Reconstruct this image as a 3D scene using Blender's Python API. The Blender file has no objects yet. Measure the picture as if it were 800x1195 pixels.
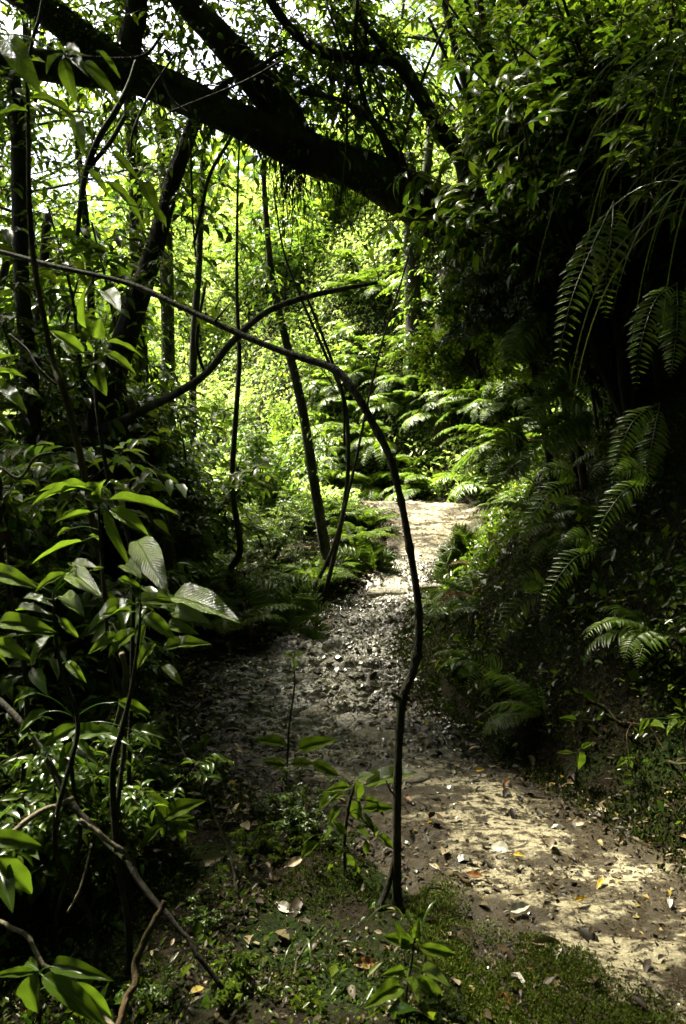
import bpy, math, random
import numpy as np

R = np.random.default_rng(11)
scene = bpy.context.scene
COL = scene.collection
rad = math.radians
UP = np.array([0., 0., 1.])

# ------------------------------------------------------------------ camera
F = 930.0
CAMZ = 1.5
PITCH = rad(-4.76)
cd = bpy.data.cameras.new('camera')
cam = bpy.data.objects.new('camera', cd)
COL.objects.link(cam)
cam.location = (0, 0, CAMZ)
cam.rotation_euler = (rad(90) + PITCH, 0, 0)
cd.sensor_fit = 'VERTICAL'
cd.sensor_height = 36
cd.sensor_width = 24
cd.lens = 36 * F / 1195
cd.clip_start = 0.05
cd.clip_end = 500
cd.dof.use_dof = True
cd.dof.focus_distance = 3.6
cd.dof.aperture_fstop = 6.3
scene.camera = cam
_c, _s = math.cos(PITCH), math.sin(PITCH)


def ray(px, py):
    a, b = (px - 400) / F, (597.5 - py) / F
    v = np.array([a, _c - b * _s, _s + b * _c])
    return v / v[1]


def P(px, py, d):
    return np.array([0, 0, CAMZ]) + ray(px, py) * d


# ------------------------------------------------------------------ noise
def _hash(i, j, seed):
    n = np.sin(i * 127.1 + j * 311.7 + seed * 74.7) * 43758.5453
    return n - np.floor(n)


def vnoise(x, y, sc, seed=0):
    x = np.asarray(x, float) * sc
    y = np.asarray(y, float) * sc
    i, j = np.floor(x), np.floor(y)
    u, v = x - i, y - j
    u = u * u * (3 - 2 * u)
    v = v * v * (3 - 2 * v)
    return ((_hash(i, j, seed) * (1 - u) + _hash(i + 1, j, seed) * u) * (1 - v)
            + (_hash(i, j + 1, seed) * (1 - u) + _hash(i + 1, j + 1, seed) * u) * v)


def fbm(x, y, sc, seed=0, o=4):
    t, a, s = 0, 0.5, 0
    for k in range(o):
        t = t + a * vnoise(x, y, sc * 2 ** k, seed + k)
        s += a
        a *= 0.5
    return t / s - 0.5


def nz(a):
    return a / np.maximum(np.linalg.norm(a, axis=-1, keepdims=True), 1e-9)


# ------------------------------------------------------------------ terrain
YS = np.array([-20, -6, 0, 1.5, 2.0, 2.5, 2.9, 3.25, 3.7, 4.23, 5.0, 5.6, 6.3, 7.0, 7.5, 8.5, 9.5, 10.3, 11, 12, 13, 15, 20, 40, 90.])
XL = np.array([3.0, 1.2, 0.65, .55, .48, .27, .0, -.28, -.58, -.77, -.89, -.69, -.41, -.11, .2, .46, .5, .5, .1, -.9, -2.2, -4.5, -9, -24, -50.])
XR = np.array([4.6, 2.8, 2.0, 1.75, 1.6, 1.38, 1.24, 1.05, .80, .56, .47, .48, .60, .74, .9, 1.42, 1.76, 1.93, 1.6, .7, -.6, -3, -7.5, -22, -48.])
ZYS = np.array([-20, 0, 4.5, 5.5, 7.3, 7.55, 8.5, 9.5, 10.3, 11, 13, 20, 90.])
ZZ = np.array([0, 0, 0, .03, .12, .27, .43, .57, .69, .70, .62, .4, 0.])
BS = np.array([-99, 0, .12, .3, 1.4, 2.2, 3.6, 5, 9, 20, 60.])
BZ = np.array([0, 0, .06, .2, 1.65, 2.9, 5.2, 6.6, 9, 12, 16.])
TS = np.array([-99, 0, .25, .9, 1.6, 3, 8, 25, 90.])
TZ = np.array([0, 0, .05, .02, -.1, -.6, -3.0, -7, -7.])


def xlr(y):
    return np.interp(y, YS, XL), np.interp(y, YS, XR)


def terr0(x, y):
    xl, xr = xlr(y)
    z = np.interp(y, ZYS, ZZ)
    s = x - xr
    t = xl - x
    far = np.clip((y - 12) / 8, 0, 1)
    z = z + np.interp(s + fbm(x, y, 1.1, 3) * .35 * (s > .1), BS, BZ) * (1 - .25 * far)
    z = z + np.interp(t, TS, TZ)
    # hills far down the valley
    z = z + np.clip((np.hypot(x + 5, y) - 34) / 30, 0, 1) ** 1.5 * 16 * (t > 0)
    return z


def terr(x, y):
    x = np.asarray(x, float)
    y = np.asarray(y, float)
    xl, xr = xlr(y)
    off = np.maximum(np.maximum(x - xr, xl - x), 0)
    w = np.clip(off / .4, 0, 1)
    z = terr0(x, y)
    return z + fbm(x, y, 2.2, 5) * .16 * w + fbm(x, y, 9, 8, 3) * .06 * w


def ground_at(px, py, dmax=40):
    r = ray(px, py)
    d = 1.0
    while d < dmax:
        p = np.array([0, 0, CAMZ]) + r * d
        if p[2] <= float(terr(p[0], p[1])):
            return p
        d += 0.02
    return np.array([0, 0, CAMZ]) + r * dmax


# ------------------------------------------------------------------ mesh building
class MB:
    def __init__(s):
        s.V, s.F, s.U, s.n = [], [], [], 0

    def add(s, V, faces, uv=None):
        V = np.asarray(V, float)
        s.V.append(V)
        for f in faces:
            s.F.append(np.asarray(f) + s.n)
        s.U.append(np.zeros((len(V), 2)) if uv is None else uv)
        s.n += len(V)

    def mesh(s, name, mat, origin=None, smooth=True):
        V = np.concatenate(s.V) if s.V else np.zeros((0, 3))
        U = np.concatenate(s.U) if s.U else np.zeros((0, 2))
        if origin is not None:
            V = V - np.asarray(origin)
        me = bpy.data.meshes.new(name)
        idx = np.concatenate([f.ravel() for f in s.F]) if s.F else np.zeros(0, int)
        cnt = np.concatenate([np.full(len(f), f.shape[1]) for f in s.F]) if s.F else np.zeros(0, int)
        me.vertices.add(len(V))
        me.vertices.foreach_set('co', V.ravel())
        me.loops.add(len(idx))
        me.loops.foreach_set('vertex_index', idx.astype(np.int32))
        me.polygons.add(len(cnt))
        st = np.concatenate([[0], np.cumsum(cnt)[:-1]]).astype(np.int32) if len(cnt) else np.zeros(0, np.int32)
        me.polygons.foreach_set('loop_start', st)
        me.polygons.foreach_set('loop_total', cnt.astype(np.int32))
        uvl = me.uv_layers.new(name='UVMap')
        uvl.data.foreach_set('uv', U[idx].ravel())
        me.polygons.foreach_set('use_smooth', np.full(len(cnt), smooth))
        me.update(calc_edges=True)
        me.validate()
        me.materials.append(mat)
        return me


def obj(name, mb, mat, parent=None, smooth=True, origin=None):
    """one mesh object; vertices are stored relative to the parent thing's base"""
    if parent is not None and origin is None:
        p, o = parent, np.zeros(3)
        while p is not None:
            o = o + np.array(p.location)
            p = p.parent
        origin = o
    me = mb.mesh(name, mat, origin, smooth)
    ob = bpy.data.objects.new(name, me)
    COL.objects.link(ob)
    if parent is not None:
        ob.parent = parent
    elif origin is not None:
        ob.location = origin
    return ob


def thing(name, label, cat, loc, group=None):
    o = bpy.data.objects.new(name, None)
    o.empty_display_size = .1
    COL.objects.link(o)
    o.location = [float(v) for v in loc]
    o['label'], o['category'] = label, cat
    if group:
        o['group'] = group
    return o


def tag(o, label, cat=None, group=None, kind=None):
    if label:
        o['label'] = label
    if cat:
        o['category'] = cat
    if group:
        o['group'] = group
    if kind:
        o['kind'] = kind
    return o


def smooth(pts, k=6):
    """Catmull-Rom through the rows of pts"""
    pts = np.asarray(pts, float)
    if len(pts) < 3:
        t = np.linspace(0, 1, k + 1)[:, None]
        return pts[0] * (1 - t) + pts[-1] * t
    q = np.vstack([2 * pts[0] - pts[1], pts, 2 * pts[-1] - pts[-2]])
    out = []
    t = np.linspace(0, 1, k, endpoint=False)[:, None]
    for i in range(1, len(q) - 2):
        a, b, c, d = q[i - 1], q[i], q[i + 1], q[i + 2]
        out.append(.5 * (2 * b + (c - a) * t + (2 * a - 5 * b + 4 * c - d) * t ** 2 + (3 * b - a - 3 * c + d) * t ** 3))
    out.append(pts[-1:])
    return np.vstack(out)


def tube(mb, pts, r, n=8, rough=0.0, seed=0, cap=True):
    pts = np.asarray(pts, float)
    m = len(pts)
    r = np.broadcast_to(np.asarray(r, float), (m,))
    T = nz(np.gradient(pts, axis=0))
    ref = np.array([.31, .87, .38]) if abs(T[0] @ np.array([.31, .87, .38])) < .85 else np.array([.9, -.1, .4])
    A = np.empty_like(pts)
    a = ref
    for i in range(m):
        a = a - T[i] * (a @ T[i])
        a = a / max(np.linalg.norm(a), 1e-9)
        A[i] = a
    B = np.cross(T, A)
    th = np.linspace(0, 2 * math.pi, n, endpoint=False)
    L = np.concatenate([[0], np.cumsum(np.linalg.norm(np.diff(pts, axis=0), axis=1))])
    rr = r[:, None] * np.ones(n)
    if rough:
        g = fbm(np.cos(th)[None] * 1.3 + 5 + L[:, None] * 2.5, np.sin(th)[None] * 1.3 + L[:, None] * 1.2, 1.4, seed, 4)
        rr = rr * (1 + rough * 2 * g)
    V = pts[:, None] + rr[..., None] * (np.cos(th)[None, :, None] * A[:, None] + np.sin(th)[None, :, None] * B[:, None])
    V = V.reshape(-1, 3)
    i = np.arange(m - 1)[:, None] * n
    j = np.arange(n)[None]
    k = (j + 1) % n
    f = np.stack([i + j, i + k, i + n + k, i + n + j], -1).reshape(-1, 4)
    uv = np.stack([np.tile(th / (2 * math.pi), m), np.repeat(L, n)], -1)
    faces = [f]
    if cap:
        V = np.vstack([V, pts[0], pts[-1]])
        uv = np.vstack([uv, [0, 0], [0, L[-1]]])
        jj = np.arange(n)
        kk = (jj + 1) % n
        faces.append(np.stack([np.full(n, m * n), kk, jj], -1))
        faces.append(np.stack([np.full(n, m * n + 1), (m - 1) * n + jj, (m - 1) * n + kk], -1))
    mb.add(V, faces, uv)


# leaf shapes: x across, y along (0..1), z up
def _grid_leaf(na, nc, shape, fold=.12, curl=.18, wave=0.0):
    ys = np.linspace(0, 1, na)
    xs = np.linspace(-1, 1, nc)
    w = shape(ys)
    V, U = [], []
    for y, ww in zip(ys, w):
        for x in xs:
            z = fold * abs(x) * ww * 2 - curl * y * y + wave * math.sin(y * 15 + x * 1.5) * abs(x) * ww
            V.append((x * ww, y, z))
            U.append((x * .5 * ww * 2 + .5, y))
    F = [(i * nc + j, i * nc + j + 1, (i + 1) * nc + j + 1, (i + 1) * nc + j) for i in range(na - 1) for j in range(nc - 1)]
    return np.array(V), [np.array(F)], np.array(U)


def _ell(y):
    return .5 * np.maximum(np.sin(math.pi * np.clip(y, 0, 1) ** .85), 0) ** .75 * (1 - .25 * y) + .012 * (y < .05)


LS = (np.array([(0, 0, 0), (-.5, .42, .1), (0, 1, -.16), (.5, .42, .1)], float), [np.array([(0, 2, 1), (0, 3, 2)])],
      np.array([(.5, 0), (0, .42), (.5, 1), (1, .42)]))
LM = (np.array([(0, 0, 0), (-.42, .28, .09), (0, .33, 0), (.42, .28, .09), (-.4, .62, .05), (0, .66, -.05), (.4, .62, .05), (0, 1, -.2)], float),
      [np.array([(0, 2, 1), (0, 3, 2), (4, 5, 7), (5, 6, 7)]), np.array([(1, 2, 5, 4), (2, 3, 6, 5)])],
      np.array([(.5, 0), (.1, .28), (.5, .33), (.9, .28), (.1, .62), (.5, .66), (.9, .62), (.5, 1)]))
LL = _grid_leaf(17, 7, _ell, .16, .2, .07)
LB = (np.array([(-.5, 0, 0), (.5, 0, 0), (.42, .35, .03), (-.42, .35, .03), (.3, .7, .0), (-.3, .7, 0), (0, 1, -.12)], float),
      [np.array([(0, 1, 2, 3), (3, 2, 4, 5)]), np.array([(5, 4, 6)])],
      np.array([(0, 0), (1, 0), (.9, .35), (.1, .35), (.8, .7), (.2, .7), (.5, 1)]))


def put_leaves(mb, pos, axis, nrm, ln, wd, T=LS, curl=None):
    pos = np.asarray(pos, float).reshape(-1, 3)
    n = len(pos)
    if n == 0:
        return
    axis = nz(np.broadcast_to(np.asarray(axis, float), (n, 3)))
    nrm = np.broadcast_to(np.asarray(nrm, float), (n, 3))
    x = nz(np.cross(axis, nrm))
    z = np.cross(x, axis)
    ln = np.broadcast_to(np.asarray(ln, float), (n,))
    wd = np.broadcast_to(np.asarray(wd, float), (n,))
    V, Fs, U = T
    k = len(V)
    vz = V[:, 2] if curl is None else V[:, 2] - np.asarray(curl).reshape(-1, 1) * V[:, 1] ** 2
    vz = np.broadcast_to(vz, (n, k))
    W = (pos[:, None] + x[:, None] * (V[None, :, 0:1] * (ln * wd)[:, None, None])
         + axis[:, None] * (V[None, :, 1:2] * ln[:, None, None]) + z[:, None] * (vz[..., None] * ln[:, None, None]))
    off = (np.arange(n) * k)[:, None, None]
    mb.add(W.reshape(-1, 3), [(f[None] + off).reshape(-1, f.shape[1]) for f in Fs], np.tile(U, (n, 1)))


def rnd(n, a=-1, b=1):
    return R.uniform(a, b, (n, 3))


def twigs(wood, leaf, B, D, L, m, ll, wr=.45, droop=.35, T=LS, tw=.0035, jit=.35):
    """thin twigs from B along D carrying m alternate leaves each"""
    n = len(B)
    D = nz(D)
    L = np.broadcast_to(L, (n,))
    sag = np.array([0, 0, -1.])
    mid = B + D * (L * .55)[:, None]
    end = B + D * L[:, None] + sag * (L * .22)[:, None]
    if wood is not None and tw:
        ref = nz(np.cross(D, np.array([.3, .2, .93])))
        r2 = np.cross(D, ref)
        V = []
        for p, rr in ((B, tw), (mid, tw * .7), (end, tw * .3)):
            for a in (0, 2.094, 4.189):
                V.append(p + rr * (math.cos(a) * ref + math.sin(a) * r2))
        V = np.stack(V, 1).reshape(-1, 3)
        f = []
        for s in (0, 3):
            for a in range(3):
                b = (a + 1) % 3
                f.append((s + a, s + b, s + 3 + b, s + 3 + a))
        f = np.array(f)[None] + (np.arange(n) * 9)[:, None, None]
        wood.add(V, [f.reshape(-1, 4)])
    u = np.linspace(.18, 1.0, m)[None] + R.uniform(-.04, .04, (n, m))
    pos = B[:, None] + D[:, None] * (L[:, None] * u)[..., None] + sag * ((L[:, None] * .22) * u ** 2)[..., None]
    side = nz(np.cross(D, UP + rnd(n) * .15))
    sg = np.where((np.arange(m) % 2) == 0, 1., -1.)[None, :, None] * np.ones((n, 1, 1))
    sg[:, -1] *= .15
    ax = D[:, None] * .55 + side[:, None] * sg * .85 + sag * droop + R.uniform(-jit, jit, (n, m, 3))
    nr = UP + R.uniform(-.55, .55, (n, m, 3)) + D[:, None] * .15
    ln = ll * R.uniform(.6, 1.15, (n, m)) * (1 - .25 * np.abs(u - .6))
    put_leaves(leaf, pos.reshape(-1, 3), ax.reshape(-1, 3), nr.reshape(-1, 3), ln.ravel(), wr, T)


# ------------------------------------------------------------------ materials
def nodes(name):
    m = bpy.data.materials.new(name)
    m.use_nodes = True
    nt = m.node_tree
    nt.nodes.clear()
    out = nt.nodes.new('ShaderNodeOutputMaterial')
    return m, nt, nt.nodes.new, nt.links.new, out


def leaf_mat(name, base, trans, rough=.35, tf=.4, spec=.5, hue=.035, val=.45, veins=False, spots=False):
    m, nt, N, K, out = nodes(name)
    g, oi = N('ShaderNodeNewGeometry'), N('ShaderNodeObjectInfo')
    mr = N('ShaderNodeMapRange')
    K(g.outputs['Random Per Island'], mr.inputs['Value'])
    mr.inputs['To Min'].default_value = .5 - hue
    mr.inputs['To Max'].default_value = .5 + hue * .6
    wn = N('ShaderNodeTexWhiteNoise')
    wn.noise_dimensions = '1D'
    K(g.outputs['Random Per Island'], wn.inputs['W'])
    mv = N('ShaderNodeMapRange')
    K(wn.outputs['Value'], mv.inputs['Value'])
    mv.inputs['To Min'].default_value = 1 - val
    mv.inputs['To Max'].default_value = 1 + val
    mo = N('ShaderNodeMapRange')
    K(oi.outputs['Random'], mo.inputs['Value'])
    mo.inputs['To Min'].default_value = .8
    mo.inputs['To Max'].default_value = 1.2
    mul = N('ShaderNodeMath')
    mul.operation = 'MULTIPLY'
    K(mv.outputs[0], mul.inputs[0])
    K(mo.outputs[0], mul.inputs[1])
    cols = []
    for c in (base, trans):
        h = N('ShaderNodeHueSaturation')
        h.inputs['Color'].default_value = (*c, 1)
        K(mr.outputs[0], h.inputs['Hue'])
        K(mul.outputs[0], h.inputs['Value'])
        cols.append(h.outputs['Color'])
    pb = N('ShaderNodeBsdfPrincipled')
    pb.inputs['Roughness'].default_value = rough
    pb.inputs['Specular IOR Level'].default_value = spec
    tr = N('ShaderNodeBsdfTranslucent')
    mx = N('ShaderNodeMixShader')
    mx.inputs[0].default_value = tf
    if veins:
        uv = N('ShaderNodeUVMap')
        sep = N('ShaderNodeSeparateXYZ')
        K(uv.outputs[0], sep.inputs[0])

        def M(op, a, b=None):
            q = N('ShaderNodeMath')
            q.operation = op
            for i, v in enumerate((a, b)):
                if v is None:
                    continue
                if isinstance(v, (int, float)):
                    q.inputs[i].default_value = v
                else:
                    K(v, q.inputs[i])
            return q.outputs[0]
        ax = M('ABSOLUTE', M('SUBTRACT', sep.outputs[0], .5))
        ph = M('MULTIPLY', M('SUBTRACT', sep.outputs[1], M('MULTIPLY', ax, .75)), 62.)
        side = M('POWER', M('ABSOLUTE', M('SINE', ph)), .45)      # grooves at the side veins
        midr = M('SMOOTH_MIN', M('MULTIPLY', ax, 28.), 1.)
        midr.node.inputs[2].default_value = .2
        nt2 = N('ShaderNodeTexNoise')
        nt2.inputs['Scale'].default_value = 55
        nt2.inputs['Detail'].default_value = 3
        hgt = M('ADD', M('ADD', M('MULTIPLY', side, .5), midr), M('MULTIPLY', nt2.outputs['Fac'], .8))
        bp = N('ShaderNodeBump')
        bp.inputs['Strength'].default_value = .9
        bp.inputs['Distance'].default_value = .006
        K(hgt, bp.inputs['Height'])
        K(bp.outputs[0], pb.inputs['Normal'])
        # veins a little paler, blemishes a little browner
        mixc = []
        bl = N('ShaderNodeTexNoise')
        bl.inputs['Scale'].default_value = 34
        bl.inputs['Detail'].default_value = 4
        cr = N('ShaderNodeMapRange')
        K(bl.outputs['Fac'], cr.inputs['Value'])
        cr.inputs['From Min'].default_value = .53
        cr.inputs['From Max'].default_value = .66
        vein = M('SUBTRACT', 1., midr)
        for c in cols:
            a = N('ShaderNodeMix')
            a.data_type = 'RGBA'
            K(M('MULTIPLY', vein, .5), a.inputs[0])
            K(c, a.inputs[6])
            a.inputs[7].default_value = (.16, .2, .05, 1)
            b = N('ShaderNodeMix')
            b.data_type = 'RGBA'
            K(M('MULTIPLY', cr.outputs[0], .6), b.inputs[0])
            K(a.outputs[2], b.inputs[6])
            b.inputs[7].default_value = (.07, .045, .012, 1)
            mixc.append(b.outputs[2])
        cols = mixc
        rn = N('ShaderNodeMapRange')
        K(bl.outputs['Fac'], rn.inputs['Value'])
        rn.inputs['To Min'].default_value = rough - .12
        rn.inputs['To Max'].default_value = rough + .18
        K(rn.outputs[0], pb.inputs['Roughness'])
    K(cols[0], pb.inputs['Base Color'])
    K(cols[1], tr.inputs['Color'])
    K(pb.outputs[0], mx.inputs[1])
    K(tr.outputs[0], mx.inputs[2])
    K(mx.outputs[0], out.inputs[0])
    return m


def bark_mat(name, c1, c2, moss=None, scale=14, rough=.75, bump=.6, stretch=.3):
    m, nt, N, K, out = nodes(name)
    tc = N('ShaderNodeTexCoord')
    mp = N('ShaderNodeMapping')
    mp.inputs['Scale'].default_value = (1, 1, stretch)
    K(tc.outputs['Object'], mp.inputs[0])
    n1 = N('ShaderNodeTexNoise')
    n1.inputs['Scale'].default_value = scale
    n1.inputs['Detail'].default_value = 8
    n1.inputs['Roughness'].default_value = .65
    K(mp.outputs[0], n1.inputs['Vector'])
    cr = N('ShaderNodeValToRGB')
    cr.color_ramp.elements[0].position = .36
    cr.color_ramp.elements[0].color = (*c1, 1)
    cr.color_ramp.elements[1].position = .66
    cr.color_ramp.elements[1].color = (*c2, 1)
    K(n1.outputs['Fac'], cr.inputs[0])
    col = cr.outputs[0]
    if moss:
        n2 = N('ShaderNodeTexNoise')
        n2.inputs['Scale'].default_value = 5
        n2.inputs['Detail'].default_value = 6
        K(tc.outputs['Object'], n2.inputs['Vector'])
        r2 = N('ShaderNodeMapRange')
        r2.inputs['From Min'].default_value = .5
        r2.inputs['From Max'].default_value = .62
        K(n2.outputs['Fac'], r2.inputs['Value'])
        mx = N('ShaderNodeMix')
        mx.data_type = 'RGBA'
        K(r2.outputs[0], mx.inputs[0])
        K(col, mx.inputs[6])
        mx.inputs[7].default_value = (*moss, 1)
        col = mx.outputs[2]
    pb = N('ShaderNodeBsdfPrincipled')
    pb.inputs['Roughness'].default_value = rough
    pb.inputs['Specular IOR Level'].default_value = .14
    K(col, pb.inputs['Base Color'])
    bp = N('ShaderNodeBump')
    bp.inputs['Strength'].default_value = bump
    bp.inputs['Distance'].default_value = .05
    K(n1.outputs['Fac'], bp.inputs['Height'])
    K(bp.outputs[0], pb.inputs['Normal'])
    K(pb.outputs[0], out.inputs[0])
    return m


def ramp_mat(name, stops, rough=.5, tf=0.0, spec=.5):
    """colour picked per loose piece (litter, pebbles)"""
    m, nt, N, K, out = nodes(name)
    g = N('ShaderNodeNewGeometry')
    cr = N('ShaderNodeValToRGB')
    cr.color_ramp.interpolation = 'LINEAR'
    e = cr.color_ramp.elements
    e[0].position, e[0].color = stops[0][0], (*stops[0][1], 1)
    e[1].position, e[1].color = stops[-1][0], (*stops[-1][1], 1)
    for p, c in stops[1:-1]:
        q = e.new(p)
        q.color = (*c, 1)
    K(g.outputs['Random Per Island'], cr.inputs[0])
    pb = N('ShaderNodeBsdfPrincipled')
    tn = N('ShaderNodeTexNoise')
    tn.inputs['Scale'].default_value = 60
    tn.inputs['Detail'].default_value = 4
    mm = N('ShaderNodeMix')
    mm.data_type = 'RGBA'
    mm.blend_type = 'MULTIPLY'
    mm.inputs[0].default_value = .75
    K(cr.outputs[0], mm.inputs[6])
    sc = N('ShaderNodeMapRange')
    K(tn.outputs['Fac'], sc.inputs['Value'])
    sc.inputs['From Min'].default_value = .3
    sc.inputs['From Max'].default_value = .7
    sc.inputs['To Min'].default_value = .45
    sc.inputs['To Max'].default_value = 1.25
    K(sc.outputs[0], mm.inputs[7])
    K(mm.outputs[2], pb.inputs['Base Color'])
    pb.inputs['Roughness'].default_value = rough
    pb.inputs['Specular IOR Level'].default_value = spec
    K(pb.outputs[0], out.inputs[0])
    return m


LEAF_NEAR = leaf_mat('glossy_leaf', (.085, .145, .009), (.17, .29, .014), .20, .36, .36, .02, .22, veins=True)
LEAF_DARK = leaf_mat('dark_glossy_leaf', (.034, .062, .006), (.12, .21, .010), .26, .36, .28, .025, .4)
LEAF_MID = leaf_mat('mid_green_leaf', (.060, .105, .010), (.17, .30, .020), .34, .45, .4, .035, .45)
LEAF_PALE = leaf_mat('yellow_green_leaf', (.100, .150, .026), (.32, .46, .085), .38, .5, .35, .03, .4)
LEAF_FERN = leaf_mat('fern_green', (.055, .095, .008), (.14, .24, .014), .38, .42, .4, .02, .35)
LEAF_COVER = leaf_mat('ground_cover_green', (.034, .062, .004), (.10, .18, .007), .25, .34, .2, .045, .6)
GRASS = leaf_mat('blade_green', (.05, .08, .014), (.12, .18, .016), .3, .3, .6, .03, .4)
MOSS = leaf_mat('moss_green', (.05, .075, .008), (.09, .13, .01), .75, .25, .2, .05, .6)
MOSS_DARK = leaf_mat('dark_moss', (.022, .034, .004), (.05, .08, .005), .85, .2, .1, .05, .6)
YELLOWING = leaf_mat('yellowed_leaf', (.28, .19, .02), (.35, .25, .02), .4, .35, .4, .03, .3)
BARK = bark_mat('dark_bark', (.010, .009, .006), (.045, .040, .028), (.03, .042, .010))
BARK_GREY = bark_mat('mottled_bark', (.010, .009, .006), (.085, .08, .055), (.025, .036, .008), 24)
BARK_BROWN = bark_mat('brown_bark', (.014, .010, .005), (.10, .066, .030), (.03, .034, .010), 30)
BARK_SAP = bark_mat('sapling_bark', (.009, .008, .005), (.075, .070, .045), (.022, .030, .007), 55, .9, 1.0)
STEM = bark_mat('green_stem', (.035, .036, .014), (.085, .085, .040), None, 40, .45, .3)
DEADWOOD = bark_mat('weathered_wood', (.05, .042, .026), (.22, .19, .125), (.05, .055, .02), 35, .8)
LITTER = ramp_mat('dead_leaves', [(0, (.012, .009, .005)), (.35, (.028, .019, .010)), (.70, (.06, .042, .02)), (.88, (.13, .10, .05)), (.95, (.22, .18, .11)), (.975, (.24, .19, .03)), (1, (.20, .11, .02))], .5, spec=.2)
GLINT_GRIT = ramp_mat('glint_grit', [(0, (.03, .028, .02)), (.35, (.11, .10, .075)), (.75, (.22, .21, .155)), (1, (.28, .26, .19))], .26, spec=.6)
PALE_LEAF = ramp_mat('bleached_leaf', [(0, (.28, .26, .19)), (1, (.40, .38, .31))], .5)
TAN_LEAF = ramp_mat('tan_leaf', [(0, (.20, .15, .08)), (1, (.34, .27, .16))], .5)
GOLD_LEAF = ramp_mat('golden_leaf', [(0, (.42, .28, .02)), (1, (.5, .36, .05))], .45)
RUST_LEAF = ramp_mat('rusty_leaf', [(0, (.13, .05, .012)), (1, (.2, .085, .02))], .45)


def ground_mat():
    m, nt, N, K, out = nodes('forest_soil')
    tc = N('ShaderNodeTexCoord')
    n1 = N('ShaderNodeTexNoise')
    n1.inputs['Scale'].default_value = 3.0
    n1.inputs['Detail'].default_value = 9
    K(tc.outputs['Object'], n1.inputs['Vector'])
    n2 = N('ShaderNodeTexNoise')
    n2.inputs['Scale'].default_value = 38
    n2.inputs['Detail'].default_value = 6
    K(tc.outputs['Object'], n2.inputs['Vector'])
    cr = N('ShaderNodeValToRGB')
    e = cr.color_ramp.elements
    e[0].position, e[0].color = .32, (.005, .004, .002, 1)
    e[1].position, e[1].color = .75, (.020, .015, .008, 1)
    K(n2.outputs['Fac'], cr.inputs[0])
    mr = N('ShaderNodeMapRange')
    mr.inputs['From Min'].default_value = .45
    mr.inputs['From Max'].default_value = .6
    K(n1.outputs['Fac'], mr.inputs['Value'])
    mx = N('ShaderNodeMix')
    mx.data_type = 'RGBA'
    K(mr.outputs[0], mx.inputs[0])
    K(cr.outputs[0], mx.inputs[6])
    mx.inputs[7].default_value = (.010, .017, .003, 1)
    pb = N('ShaderNodeBsdfPrincipled')
    pb.inputs['Roughness'].default_value = .9
    pb.inputs['Specular IOR Level'].default_value = .08
    K(mx.outputs[2], pb.inputs['Base Color'])
    bp = N('ShaderNodeBump')
    bp.inputs['Strength'].default_value = .9
    bp.inputs['Distance'].default_value = .03
    K(n2.outputs['Fac'], bp.inputs['Height'])
    K(bp.outputs[0], pb.inputs['Normal'])
    K(pb.outputs[0], out.inputs[0])
    return m


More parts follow.
